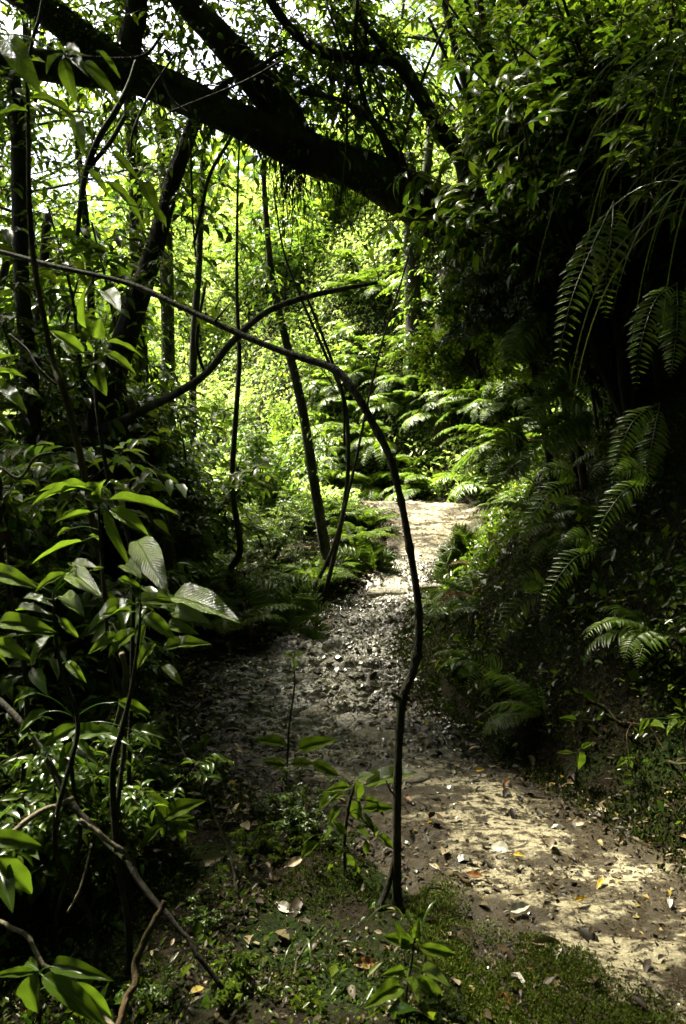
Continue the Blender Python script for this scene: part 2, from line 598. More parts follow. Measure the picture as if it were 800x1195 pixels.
def path_mat():
    m, nt, N, K, out = nodes('worn_sandy_path')
    tc = N('ShaderNodeTexCoord')

    def noise(s, d, v=None):
        n = N('ShaderNodeTexNoise')
        n.inputs['Scale'].default_value = s
        n.inputs['Detail'].default_value = d
        n.inputs['Roughness'].default_value = .62
        K(v or tc.outputs['Object'], n.inputs['Vector'])
        return n.outputs['Fac']
    mp = N('ShaderNodeMapping')
    mp.inputs['Scale'].default_value = (.75, 1.5, 1)
    K(tc.outputs['Object'], mp.inputs[0])
    grain = noise(170, 4)
    patch = noise(3.2, 9, mp.outputs[0])
    clod = noise(26, 7, mp.outputs[0])

    def mrange(v, a, b, c=0., d=1.):
        r = N('ShaderNodeMapRange')
        K(v, r.inputs['Value'])
        for k, q in zip(('From Min', 'From Max', 'To Min', 'To Max'), (a, b, c, d)):
            r.inputs[k].default_value = q
        return r.outputs[0]

    def mixc(f, a, b):
        x = N('ShaderNodeMix')
        x.data_type = 'RGBA'
        K(f, x.inputs[0])
        for s, v in ((6, a), (7, b)):
            if isinstance(v, tuple):
                x.inputs[s].default_value = (*v, 1)
            else:
                K(v, x.inputs[s])
        return x.outputs[2]
    sand = mixc(mrange(grain, .32, .68), (.16, .138, .082), (.38, .34, .22))
    soil = mixc(mrange(grain, .35, .7), (.016, .0125, .007), (.060, .048, .028))
    col = mixc(mrange(clod, .46, .58), sand, soil)
    col = mixc(mrange(patch, .475, .54), col, soil)
    uvn = N('ShaderNodeUVMap')
    su = N('ShaderNodeSeparateXYZ')
    K(uvn.outputs[0], su.inputs[0])
    ad = N('ShaderNodeMath')          # trampled-in soil along the two edges
    ad.operation = 'MULTIPLY_ADD'
    K(patch, ad.inputs[0])
    ad.inputs[1].default_value = 1.6
    K(su.outputs[0], ad.inputs[2])
    edge_soil = mrange(ad.outputs[0], 1.22, 1.5)
    col = mixc(edge_soil, col, soil)
    pb = N('ShaderNodeBsdfPrincipled')
    K(col, pb.inputs['Base Color'])
    sx = N('ShaderNodeSeparateXYZ')
    K(tc.outputs['Object'], sx.inputs[0])
    wet = mrange(sx.outputs[1], 3.3, 4.6)          # seep-wet middle stretch, also masks the painted silver sheen
    dry = mrange(sx.outputs[1], 8.6, 7.4)
    wm = N('ShaderNodeMath')
    wm.operation = 'MULTIPLY'
    K(wet, wm.inputs[0])
    K(dry, wm.inputs[1])
    rf = N('ShaderNodeMix')
    K(wm.outputs[0], rf.inputs[0])
    K(mrange(patch, .35, .6, .8, .5), rf.inputs[2])
    K(mrange(clod, .35, .65, .48, .2), rf.inputs[3])
    K(rf.outputs[0], pb.inputs['Roughness'])
    K(mrange(wm.outputs[0], 0., 1., .12, .55), pb.inputs['Specular IOR Level'])
    gw = N('ShaderNodeMath')
    gw.operation = 'MULTIPLY'
    gw.inputs[1].default_value = .7
    K(wm.outputs[0], gw.inputs[0])
    grey = mixc(mrange(clod, .42, .6), (.32, .31, .24), (.075, .07, .05))  # grey of wet rock, paled to paint its skylit silver sheen
    K(mixc(edge_soil, mixc(gw.outputs[0], col, grey), soil), pb.inputs['Base Color'])
    bp = N('ShaderNodeBump')
    bp.inputs['Strength'].default_value = .8
    bp.inputs['Distance'].default_value = .012
    K(clod, bp.inputs['Height'])
    b2 = N('ShaderNodeBump')
    b2.inputs['Strength'].default_value = .55
    b2.inputs['Distance'].default_value = .004
    K(grain, b2.inputs['Height'])
    K(bp.outputs[0], b2.inputs['Normal'])
    K(b2.outputs[0], pb.inputs['Normal'])
    K(pb.outputs[0], out.inputs[0])
    return m


# ------------------------------------------------------------------ ground and path
def grid_mesh(X, Y, Z, UVs=None):
    h, w = X.shape
    V = np.stack([X, Y, Z], -1).reshape(-1, 3)
    i = np.arange(h - 1)[:, None] * w
    j = np.arange(w - 1)[None]
    f = np.stack([i + j, i + j + 1, i + w + j + 1, i + w + j], -1).reshape(-1, 4)
    mb = MB()
    mb.add(V, [f], (np.stack([X, Y], -1) if UVs is None else UVs).reshape(-1, 2))
    return mb


u = np.linspace(-1, 1, 420)
gx = np.sinh(u * 4.6) / np.sinh(4.6) * 150 + 0.4
v = np.linspace(0, 1, 520)
gy = -6 + 7 * v + np.sinh(v * 5.2) / np.sinh(5.2) * 230
gy = np.concatenate([[-60, -30, -14], gy])
X, Y = np.meshgrid(gx, gy)
xl, xr = xlr(Y)
ins = np.clip(np.minimum(X - xl, xr - X) / .18, 0, 1)
Zg = terr(X, Y) - .10 * ins * (Y > -5) * (Y < 16)
o = obj('ground', grid_mesh(X, Y, Zg), ground_mat())
tag(o, None, kind='structure')


def path_bump(x, y):
    rock = np.clip((y - 3.6) / .8, 0, 1) * np.clip((8 - y) / 1.0, 0, 1)
    b = fbm(x, y, 1.6, 21) * .10 + fbm(x, y * 1.7, 5, 22, 4) * (.04 + .045 * rock) + fbm(x, y, 30, 24, 4) * (.018 + .016 * rock)
    rid = np.abs(fbm(x * .8, y * 1.8, 3.2, 31, 3))
    return b - rock * np.clip(.10 - rid, 0, 1) * .55


pv = np.concatenate([np.linspace(-3, 1.6, 60)[:-1], np.linspace(1.6, 5.5, 420)[:-1], np.linspace(5.5, 11.2, 360)[:-1], np.linspace(11.2, 15, 60)])
pu = np.linspace(-.12, 1.12, 190)
U_, Y = np.meshgrid(pu, pv)
xl, xr = xlr(Y)
wob = fbm(U_ * 0 + Y * .3, Y, 2.0, 41, 3) * .25
X = xl + (xr - xl) * U_ + wob * np.where(U_ < .5, 1, -1) * np.abs(U_ - .5) * 1.2
edge = np.clip(1 - np.minimum(U_ + .12, 1.12 - U_) / .22, 0, 1)
Zp = terr0(np.clip(X, xl, xr), Y) + path_bump(X, Y) - .13 * edge ** 1.6 + .01
o = obj('path', grid_mesh(X, Y, Zp, np.stack([np.abs(U_ - .5) * 2, Y], -1)), path_mat())
tag(o, None, kind='structure')


def path_z(x, y):
    xl, xr = xlr(y)
    inside = (x > xl) & (x < xr)
    return np.where(inside, terr0(x, y) + path_bump(x, y) + .01, terr(x, y))


# ------------------------------------------------------------------ stuff: litter, ground cover, moss
def scatter(n, fx, fy):
    return R.uniform(*fx, n), R.uniform(*fy, n)


def slope_normal(x, y, e=.06):
    gx_ = (terr(x + e, y) - terr(x - e, y)) / (2 * e)
    gy_ = (terr(x, y + e) - terr(x, y - e)) / (2 * e)
    return nz(np.stack([-gx_, -gy_, np.ones_like(gx_)], -1))


mb = MB()
x, y = scatter(150000, (-4.5, 3.2), (1.2, 11.5))
xl, xr = xlr(y)
q = (x - xl) / (xr - xl)
dens = np.where(q < 0, 1.1 * np.exp(q * .5), np.where(q > 1, .5 * np.exp(-(x - xr) * 4), 0))
mid = np.clip(np.minimum(q, 1 - q), 0, .5)
patchy = fbm(x, y, 1.8, 51) + .5
dens = np.where((q >= 0) & (q <= 1), .16 + 1.1 * np.exp(-mid * 8) + .5 * np.clip(patchy - .52, 0, 1) * 3, dens)
dens = dens * 1.6 * np.where((q > -.2) & (q < .55) & (y > 3) & (y < 5.3), 1.7, 1) * np.where((y > 6.5) & (q > .15), .25, 1)
dens = dens * np.where((q < 0) & (y < 4), 2.2, 1)
dens = dens * np.clip(fbm(x, y, 2.8, 57, 4) * 4 + .75, .12, 1.6)
k = R.random(len(x)) < dens * .42
x, y = x[k], y[k]
n = len(x)
z = path_z(x, y) + R.uniform(.002, .02, n)
ax = np.stack([R.normal(size=n), R.normal(size=n), R.uniform(-.35, .35, n)], -1)
nr = UP + rnd(n) * .55
put_leaves(mb, np.stack([x, y, z], -1), ax, nr, (R.lognormal(math.log(.03), .5, n) * np.clip(y / 3.6, .6, 1)).clip(.01, .09), R.uniform(.3, .6, n), LM, curl=R.uniform(-.5, .5, n))
# crumbs of bark, twig and leaf trodden into the path
x, y = scatter(150000, (-1.2, 2.6), (1.6, 10.5))
xl, xr = xlr(y)
q = (x - xl) / (xr - xl)
k = (q > 0) & (q < 1) & (R.random(len(x)) < (.3 + 1.2 * np.clip(fbm(x * .8, y * 1.6, 2.6, 52, 4) * 3 + .25, 0, 1)) * np.clip(3.0 / y, .12, 1) ** 1.5)
x, y = x[k], y[k]
n = len(x)
ax = np.stack([R.normal(size=n), R.normal(size=n), R.uniform(-.3, .3, n)], -1)
put_leaves(mb, np.stack([x, y, path_z(x, y) + R.uniform(-.001, .007, n)], -1), ax, UP + rnd(n) * .6, R.lognormal(math.log(.010), .5, n).clip(.004, .04), R.uniform(.25, .8, n), LS)
o = obj('leaf_litter', mb, LITTER)
tag(o, 'brown dead leaf litter along both edges of the trodden path', kind='stuff')

# grit and small stones, added to imitate silver glints on the wet middle stretch
OCT = (np.array([(1, 0, 0), (-1, 0, 0), (0, 1, 0), (0, -1, 0), (0, 0, .6), (0, 0, -.6), (.62, .55, .3), (-.55, .62, .25), (-.6, -.5, .3), (.5, -.62, .28)], float),
       [np.array([(4, 0, 6), (4, 6, 2), (4, 2, 7), (4, 7, 1), (4, 1, 8), (4, 8, 3), (4, 3, 9), (4, 9, 0), (5, 6, 0), (5, 2, 6), (5, 7, 2), (5, 1, 7), (5, 8, 1), (5, 3, 8), (5, 9, 3), (5, 0, 9)])],
       np.zeros((10, 2)))
mb = MB()
x, y = scatter(150000, (-1.3, 2.6), (1.6, 10.3))
xl, xr = xlr(y)
q = (x - xl) / (xr - xl)
wetm = np.clip((y - 3.4) / .8, 0, 1) * np.clip((8.6 - y) / 1, 0, 1)
k = (q > -.03) & (q < 1.03) & (R.random(len(x)) < (.05 + .85 * wetm) * np.clip((fbm(x, y * 1.6, 2.2, 58, 4) + .22) * 3.2, .06, 1))
x, y, wetm = x[k], y[k], wetm[k]
n = len(x)
ax = np.stack([R.normal(size=n), R.normal(size=n), R.uniform(-.2, .2, n)], -1)
sz = (R.lognormal(math.log(.005), .6, n) * (1 + .35 * wetm)).clip(.002, .035)
put_leaves(mb, np.stack([x, y, path_z(x, y) + sz * .15], -1), ax, UP + rnd(n) * .25, sz, R.uniform(.6, 1, n), OCT)
o = obj('glint_gravel', mb, GLINT_GRIT, smooth=False)
tag(o, 'wet grit and small stones added to imitate silver glints on the middle of the path', kind='stuff')

mb = MB()
x, y = scatter(1000000, (-5, 6.0), (1.0, 15))
xl, xr = xlr(y)
s = x - xr
t = xl - x
patchy = fbm(x, y, 2.5, 61) + .5
bankp = np.clip((fbm(x, y, 1.7, 66, 4) + .12) * 5, .07, 1.3)
dens = np.where(s > .02, np.clip(s / .35, .1, 1) * (.35 + patchy) * bankp, 0) + np.where(t > .02, np.clip(t / .5, .08, .8) * np.clip(patchy * 2.2 - .6, 0, 1), 0)
dens = dens * np.clip(3.6 / (y + .5), .3, 1)
k = R.random(len(x)) < dens
x, y, s = x[k], y[k], s[k]
n = len(x)
nr = slope_normal(x, y)
z = terr(x, y)
base = np.stack([x, y, z], -1) + nr * (R.random(n) ** 1.6 * (.05 + .13 * np.clip(s / .5, 0, 1) * (fbm(x, y, 3, 62) + .6)))[:, None]
ax = rnd(n) * .9 + nr * .45 + np.array([0, 0, -.1])
put_leaves(mb, base, ax, nr + UP * .5 + rnd(n) * .5, (R.lognormal(math.log(.025), .62, n) * np.clip(y / 4, .55, 1) * (1 + .5 * np.clip(fbm(x, y, 1.2, 67) * 3, -.6, 1))).clip(.006, .085), R.uniform(.4, .7, n), LS)
o = obj('ground_cover', mb, LEAF_COVER)
tag(o, 'tiny leaved creeping ground cover over the steep bank and verge', kind='stuff')


def moss_patch(name, label, n, fx, fy, dens_fn, h=.014, mat=None):
    mb = MB()
    x, y = scatter(n, fx, fy)
    k = R.random(n) < dens_fn(x, y)
    x, y = x[k], y[k]
    m = len(x)
    z = path_z(x, y) - .004
    cl = (fbm(x, y, 12, 71, 3) + .5)
    pos = np.stack([x, y, z + cl * .03], -1)
    put_leaves(mb, pos, UP + rnd(m) * .9, rnd(m), h * R.uniform(.5, 1.5, m), .5, LS)
    o = obj(name, mb, mat or MOSS)
    tag(o, label, kind='stuff')


def d1(x, y):
    xl, _ = xlr(y)
    e = (x - xl) - (.10 + .5 * np.clip((2.35 - y) / .6, 0, 1)) + fbm(x, y, 2.5, 72) * .5
    return np.clip(-e * 6, 0, 1) * np.clip((fbm(x, y, 4.5, 73, 5) + .22) * 3.2, 0, 1) * (x > .25 + fbm(x, y, 3, 74) * .5)


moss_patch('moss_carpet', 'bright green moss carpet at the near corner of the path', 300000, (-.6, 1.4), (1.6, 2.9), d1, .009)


def d2(x, y):
    _, xr = xlr(y)
    s = x - xr
    return np.clip((s + .2) * 4, 0, 1) * np.clip(1.1 - s / 2.2, 0, 1) * np.clip((fbm(x, y, 2.4, 75) + .28) * 2.4, 0, 1)


def d3(x, y):
    xl, _ = xlr(y)
    t = xl - x
    return np.clip(t * 3, 0, 1) * np.clip((fbm(x, y, 2.6, 77) + .12) * 4, 0, 1)


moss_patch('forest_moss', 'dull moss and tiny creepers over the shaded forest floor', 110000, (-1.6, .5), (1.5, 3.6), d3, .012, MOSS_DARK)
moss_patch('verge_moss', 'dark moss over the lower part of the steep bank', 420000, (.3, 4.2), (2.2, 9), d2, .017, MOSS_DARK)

# ------------------------------------------------------------------ plant generators (local origin)


def gen_bush(seed, H, Rr, nst, ntw, ll, m, T=LS, wr=.45, droop=.35, spread=.6, tl=.3, leafmat=None):
    global R
    R0, R = R, np.random.default_rng(seed)
    wood, leaf = MB(), MB()
    B, D, L = [], [], []
    for i in range(nst):
        a = R.uniform(0, 2 * math.pi)
        lean = R.uniform(.1, 1) * spread
        h = H * R.uniform(.6, 1.05)
        p = [np.array([math.cos(a), math.sin(a), 0]) * .03 * R.random()]
        d = nz(np.array([math.cos(a) * lean, math.sin(a) * lean, 1.]))
        for k in range(5):
            p.append(p[-1] + d * h / 5)
            d = nz(d + R.normal(size=3) * .17 + np.array([math.cos(a) * .07, math.sin(a) * .07, -.03]))
        c = smooth(p, 4)
        r0 = .006 + H * .0055
        tube(wood, c, np.linspace(r0, r0 * .25, len(c)), 5)
        for k in range(ntw):
            f = R.uniform(.22, 1) ** .8
            q = c[int(f * (len(c) - 1))]
            th = R.uniform(0, 2 * math.pi)
            dd = np.array([math.cos(th), math.sin(th), R.uniform(-.1, .75)])
            B.append(q)
            D.append(dd)
            L.append(tl * R.uniform(.5, 1.25) * (1.2 - .5 * f) * Rr / .6)
    twigs(wood, leaf, np.array(B), np.array(D), np.array(L), m, ll, wr, droop, T)
    R = R0
    w = wood.mesh('stem', BARK, None)
    l = leaf.mesh('foliage', leafmat or LEAF_MID, None)
    return [('stem', w), ('foliage', l)]


def gen_tree(seed, H, base, Rr, nl, ntw, ll, m, r0=.09, T=LS, wr=.45, droop=.4, leafmat=None, bark=None, lean=.1, tl=.5):
    global R
    R0, R = R, np.random.default_rng(seed)
    wood, leaf = MB(), MB()
    p = [np.array([0., 0, -.3])]
    a = R.uniform(0, 2 * math.pi)
    d = nz(np.array([math.cos(a) * lean, math.sin(a) * lean, 1]))
    for k in range(8):
        p.append(p[-1] + d * (H + .3) / 8)
        d = nz(d + R.normal(size=3) * .09 + np.array([0, 0, .05]))
    c = smooth(p, 5)
    tube(wood, c, np.linspace(r0, r0 * .2, len(c)) * (1 + .5 * np.exp(-np.linspace(0, 12, len(c)))), 9, .12, seed)
    B, D, L = [], [], []
    for i in range(nl):
        f = base + (1 - base) * (i + R.random()) / nl
        q = c[min(int(f * (len(c) - 1)), len(c) - 1)]
        th = i * 2.4 + R.uniform(-.5, .5)
        prof = math.sin(math.pi * min(1, .18 + .8 * (f - base) / (1 - base) * .95)) ** .7
        LL_ = Rr * prof * R.uniform(.6, 1.15) + .2
        dd = nz(np.array([math.cos(th), math.sin(th), R.uniform(.15, .7)]))
        pp = [q]
        for k in range(4):
            pp.append(pp[-1] + dd * LL_ / 4)
            dd = nz(dd + R.normal(size=3) * .2 + np.array([0, 0, -.08]))
        cc = smooth(pp, 4)
        rb = r0 * .32 * (1.1 - f * .6)
        tube(wood, cc, np.linspace(rb, rb * .2, len(cc)), 5)
        for k in range(ntw):
            g = R.uniform(.2, 1)
            qq = cc[int(g * (len(cc) - 1))]
            t2 = R.uniform(0, 2 * math.pi)
            B.append(qq)
            D.append(np.array([math.cos(t2), math.sin(t2), R.uniform(-.35, .7)]) + dd * .5)
            L.append(tl * R.uniform(.4, 1.2))
    twigs(wood, leaf, np.array(B), np.array(D), np.array(L), m, ll, wr, droop, T, tw=.005)
    R = R0
    return [('trunk', wood.mesh('trunk', bark or BARK, None)), ('crown', leaf.mesh('crown', leafmat or LEAF_MID, None))]


def place(proto, name, label, cat, loc, rz=0, sc=1, group=None, tilt=(0, 0), sz=None):
    t = thing(name, label, cat, loc, group)
    t.rotation_euler = (tilt[0], tilt[1], rz)
    t.scale = (sc, sc, sz or sc)
    for nm, me in proto:
        o = bpy.data.objects.new(nm, me)
        COL.objects.link(o)
        o.parent = t
    return t


def frond(mb, pts, width, pairs, up=UP, kind='simple', pw=.22, st=.0035, ang=.42, first=.1, droop=.18, peak=.35, T=LM):
    """a fern frond along pts: rachis, then pinnae both sides"""
    c = smooth(pts, 8)
    n = len(c)
    seg = np.concatenate([[0], np.cumsum(np.linalg.norm(np.diff(c, axis=0), axis=1))])
    tube(mb, c, np.linspace(st, st * .3, n), 4)
    u = np.linspace(first, .985, pairs)
    pos = np.stack([np.interp(u * seg[-1], seg, c[:, i]) for i in range(3)], -1)
    tan = nz(np.stack([np.interp(u * seg[-1], seg, np.gradient(c[:, i], seg)) for i in range(3)], -1))
    v = (u - first) / (1 - first)
    prof = np.where(v < peak, .45 + .55 * np.sin(np.clip(v / peak, 0, 1) * math.pi / 2), np.maximum(1 - (v - peak) / (1 - peak), 0) ** .75 * .96 + .04)
    up = np.broadcast_to(np.asarray(up, float), tan.shape)
    side = nz(np.cross(tan, up))
    nor = np.cross(side, tan)
    for sg in (1, -1):
        ax = nz(side * sg * math.cos(ang) + tan * math.sin(ang) - nor * droop + R.uniform(-.13, .13, (pairs, 3)))
        ln = width * prof * R.uniform(.84, 1.08, pairs) * np.where(R.random(pairs) < .05, R.uniform(.15, .6, pairs), 1)
        if kind == 'simple':
            put_leaves(mb, pos, ax, nor + R.uniform(-.12, .12, (pairs, 3)), ln, pw, T)
        else:
            k = 11
            w = np.linspace(.06, 1, k)
            pp = pos[:, None] + ax[:, None] * (ln[:, None] * w)[..., None] - nor[:, None] * (ln[:, None] * w ** 2 * .12)[..., None]
            s2 = nz(np.cross(ax, nor))
            sub = ln[:, None] * .26 * (1.02 - w)[None] ** .8 + .002
            for g in (1, -1):
                a2 = nz(s2 * g * .85 + ax * .5)[:, None] * np.ones((1, k, 1))
                put_leaves(mb, pp.reshape(-1, 3), a2.reshape(-1, 3), np.repeat(nor, k, 0), sub.ravel(), .5, LS)
            # pinna midrib
            put_leaves(mb, pos, ax, nor, ln, .06, LS)


def gen_fern(seed, nf, L, W, pairs, kind, up0=(.7, 1.15), bend=1.6, pw=.22, one_side=False, dead=()):
    """list of frond meshes at local origin"""
    global R
    R0, R = R, np.random.default_rng(seed)
    out = []
    for i in range(nf):
        a = i * 2 * math.pi / nf + R.uniform(-.3, .3)
        if one_side:
            a = math.pi + (i - nf / 2) * .42 + R.uniform(-.2, .2)
        e = R.uniform(*up0)
        ll = L * R.uniform(.7, 1.1)
        p = [np.zeros(3)]
        for k in range(7):
            p.append(p[-1] + np.array([math.cos(a) * math.cos(e), math.sin(a) * math.cos(e), math.sin(e)]) * ll / 7)
            e -= bend / 7 * (0.6 + k * .12) * R.uniform(.8, 1.2)
            a += R.uniform(-.06, .06)
        mb = MB()
        frond(mb, p, W * R.uniform(.85, 1.1), pairs, kind=kind, pw=pw)
        out.append(('withered_frond' if i in dead else 'frond', mb.mesh('frond', FROND_DEAD if i in dead else LEAF_FERN, None)))
    R = R0
    return out


FROND_DEAD = leaf_mat('withered_frond', (.12, .075, .025), (.12, .08, .03), .7, .2, .15, .03, .4)
FERN_OLD = gen_fern(6, 8, .7, .15, 20, 'double', up0=(.1, 1.1), bend=1.9, dead=(1, 4, 6))
FERN_A = gen_fern(1, 8, .62, .15, 24, 'simple', pw=.2)
FERN_B = gen_fern(2, 8, .85, .20, 20, 'double')
FERN_C = gen_fern(3, 7, .75, .16, 26, 'simple', up0=(.2, .8), bend=1.9, one_side=True)
FERN_D = gen_fern(4, 6, 1.0, .24, 22, 'double', up0=(.1, .7), bend=1.7, one_side=True)

BUSH_BROAD = gen_bush(21, 1.5, .6, 7, 22, .13, 7, LM, .42, .35, leafmat=LEAF_DARK)
BUSH_TALL = gen_bush(22, 2.6, .7, 6, 34, .12, 8, LM, .42, .4, .35, leafmat=LEAF_DARK)
BUSH_FINE = gen_bush(23, 1.1, .55, 12, 26, .055, 11, LS, .5, .2, .7, .24, leafmat=LEAF_MID)
BUSH_WEED = gen_bush(30, .4, .35, 5, 9, .06, 6, LM, .5, .25, .8, .12, leafmat=LEAF_NEAR)
BUSH_FDARK = gen_bush(27, 1.1, .6, 12, 30, .06, 11, LS, .5, .3, .9, .26, leafmat=LEAF_DARK)
BUSH_TALLFINE = gen_bush(28, 2.5, .7, 9, 44, .07, 10, LS, .5, .35, .4, .3, leafmat=LEAF_DARK)
BUSH_PALE = gen_bush(24, 1.8, .8, 9, 34, .10, 9, LS, .45, .3, .6, leafmat=LEAF_PALE)
BUSH_MID = gen_bush(25, 2.1, .8, 9, 36, .11, 8, LM, .42, .35, .5, leafmat=LEAF_MID)
BUSH_SMALL = gen_bush(26, .55, .4, 7, 12, .05, 8, LS, .5, .25, .8, .16, leafmat=LEAF_DARK)
TREE_A = gen_tree(31, 8, .35, 2.0, 22, 18, .13, 9, .10, LS, leafmat=LEAF_MID)
TREE_B = gen_tree(32, 10, .3, 2.4, 26, 20, .12, 9, .13, LS, leafmat=LEAF_MID)
TREE_C = gen_tree(33, 7, .25, 1.7, 20, 18, .11, 9, .07, LS, leafmat=LEAF_PALE)
TREE_E = gen_tree(35, 8.5, .45, 1.9, 22, 20, .10, 9, .06, LS, leafmat=LEAF_MID)
BUSH_BIG = gen_bush(29, .95, .6, 4, 9, .15, 6, LL, .44, .3, .55, .2, leafmat=LEAF_NEAR)
TREE_D = gen_tree(34, 9, .2, 1.9, 28, 16, .14, 9, .09, LM, leafmat=LEAF_DARK)

SUN_AZ, SUN_EL = rad(-52), rad(57)
SUN, SUN_ANGLE, SKY, EXPOSURE = 5, 8, .082, 3.3
SUN_GAPS = [(-.75, 2.2, .9, .6), (1.0, 3.0, 0, .45), (1.5, 2.6, 0, .35), (.4, 3.9, 0, .3), (-.05, 2.55, .6, .36), (.2, 2.1, .4, .28), (-.1, 5.8, 0, 1.0), (.3, 6.9, .1, .7), (-.2, 4.8, 0, .6), (-.6, 5.0, 0, .5), (-.3, 3.9, 0, .35), (-.6, 1.6, 1.8, .5),
            (1.0, 3.5, 2.1, .25), (1.1, 4.2, 1.7, .25), (.75, 4.2, .3, .2)]
HOLES = [(-.9, 2.6, .5), (-.3, 6.4, 1.25)]  # canopy openings cut to let sky light down on these spots
# ------------------------------------------------------------------ trees and stems of the photograph


def px_path(spec, d):
    """(px, py, width px[, depth]) rows -> points and radii"""
    pts, rr = [], []
    for q in spec:
        dd = q[3] if len(q) > 3 else d
        pts.append(P(q[0], q[1], dd))
        rr.append(q[2] * dd / F / 2)
    return np.array(pts), np.array(rr)


def limb(mb, spec, d, n=10, rough=.1, k=7, seed=0, root=False, ws=1.0):
    pts, rr = px_path(spec, d)
    rr = rr * ws
    if root:
        b = pts[-1].copy()
        b[2] = float(terr(b[0], b[1])) - .12
        if b[2] < pts[-1][2] - .05:
            pts = np.vstack([pts, (pts[-1] * .65 + b * .35) + R.normal(0, .035, 3) * np.array([1, 1, 0]), (pts[-1] * .3 + b * .7) + R.normal(0, .045, 3) * np.array([1, 1, 0]), b + R.normal(0, .03, 3) * np.array([1, 1, 0])])
            rr = np.concatenate([rr, [rr[-1] * 1.02, rr[-1] * 1.08, rr[-1] * 1.3]])
    c = smooth(pts, k)
    r = np.interp(np.linspace(0, len(rr) - 1, len(c)), np.arange(len(rr)), rr)
    tube(mb, c, r, n, rough, seed)
    return c, r


def base_of(c):
    i = int(np.argmin(c[:, 2]))
    p = c[i].copy()
    return p


# the great leaning tree over the path
tr = MB()
c0, r0 = limb(tr, [(760, 500, 90, 6.0), (700, 410, 92, 5.9), (620, 325, 92, 5.75), (560, 272, 84, 5.6), (500, 243, 72, 5.5), (430, 204, 60, 5.4),
                   (370, 183, 54, 5.3), (300, 152, 48, 5.2), (200, 106, 46, 5.1), (140, 78, 46, 5.05), (90, 40, 42, 5.0), (20, -10, 40, 4.95), (-120, -95, 30, 4.9), (-330, -210, 14, 4.9)], 5.5, 56, .24, 22, 1, ws=.78)
gt = thing('leaning_tree', 'massive dark moss-flecked tree leaning from the bank right over the path', 'tree', c0[0])
for k in range(150):
    i = int(R.uniform(.12, .95) * (len(c0) - 1))
    a = c0[i] + np.array([R.normal(0, .05), R.uniform(-.12, .12), -r0[i] * .8])
    L = R.uniform(.06, .3)
    q = [a]
    for s_ in range(4):
        q.append(q[-1] + np.array([R.normal(0, .012), R.normal(0, .012), -L / 4]))
    tube(tr, np.array(q), np.linspace(.004, .0012, 5), 3)
obj('trunk', tr, BARK, gt)
brs = []
for sd, sp in enumerate([
    [(352, 180, 40, 5.3), (335, 140, 40, 5.28), (308, 105, 38, 5.25), (270, 60, 34, 5.2), (215, 0, 30, 5.1), (170, -50, 26, 5.0)],
    [(560, 270, 40, 5.6), (540, 190, 19, 5.5), (512, 150, 18, 5.45), (486, 105, 17, 5.4), (461, 70, 17, 5.35), (420, 68, 15, 5.3), (380, 62, 12, 5.25), (352, 46, 10, 5.2), (322, 12, 10, 5.15), (300, -30, 9, 5.1)],
    [(461, 70, 12, 5.35), (440, 45, 9, 5.3), (420, 20, 8, 5.3), (400, -25, 7, 5.25)],
    [(160, 88, 30, 5.07), (150, 55, 28, 5.05), (158, 20, 24, 5.05), (160, -40, 22, 5.0)],
    [(150, 88, 34, 5.06), (90, 82, 34, 5.0), (30, 74, 32, 4.95), (-60, 70, 28, 4.9), (-220, 45, 20, 4.8), (-420, -30, 8, 4.8)],
    [(470, 222, 14, 5.45), (440, 150, 7, 5.3), (400, 118, 5, 5.2), (350, 108, 4, 5.1)],
    [(250, 125, 9, 5.15), (262, 98, 6, 5.1), (290, 85, 5, 5.05), (330, 60, 4, 5.0)],
    [(500, 240, 16, 5.5), (468, 190, 9, 5.4), (430, 130, 6, 5.3), (415, 60, 5, 5.2), (418, -20, 4, 5.1)],
]):
    b = MB()
    c, r = limb(b, sp, 5.3, 12, .12, 7, 3 + sd)
    obj('branch', b, BARK, gt)
    brs.append(c)
wood, leaf = MB(), MB()
B, D = [], []
for c, k in zip([c0[84:]] + brs, (90, 90, 90, 40, 40, 50, 50, 40, 50)):
    i = R.integers(int(len(c) * .3), len(c), k)
    B.append(c[i])
    D.append(rnd(k) * np.array([1, .8, .9]) + np.array([0, .55, .1]))
B, D = np.vstack(B), np.vstack(D)
twigs(wood, leaf, B, D, R.uniform(.25, 1.1, len(B)), 9, .085, .42, .45, LM, .004)
obj('twig_growth', wood, BARK, gt)
obj('foliage', leaf, LEAF_DARK, gt)


def cling(c, r, n, ll, top=None, off=.0):
    mb = MB()
    i = R.integers(0, len(c) - 1, n)
    dr = rnd(n)
    if top is not None:
        dr = dr + np.array([0, 0, top])
    dr = nz(dr)
    q = c[i] + (c[i + 1] - c[i]) * R.random((n, 1)) + dr * (r[i] * (1 + off))[:, None]
    k = (fbm(q[:, 0] * 1.0 + q[:, 1], q[:, 2], 3.0, 55, 3) + .5) > .46
    q, dr = q[k], dr[k]
    put_leaves(mb, q, dr * .5 + rnd(len(q)) * .8 + np.array([0, 0, -.35]), dr + UP * .3, ll * R.uniform(.5, 1.3, len(q)), .55, LS)
    return mb


obj('epiphytes', cling(c0, r0, 14000, .03, .55), LEAF_DARK, gt)
obj('moss', cling(c0, r0, 60000, .012, .25), MOSS, gt)

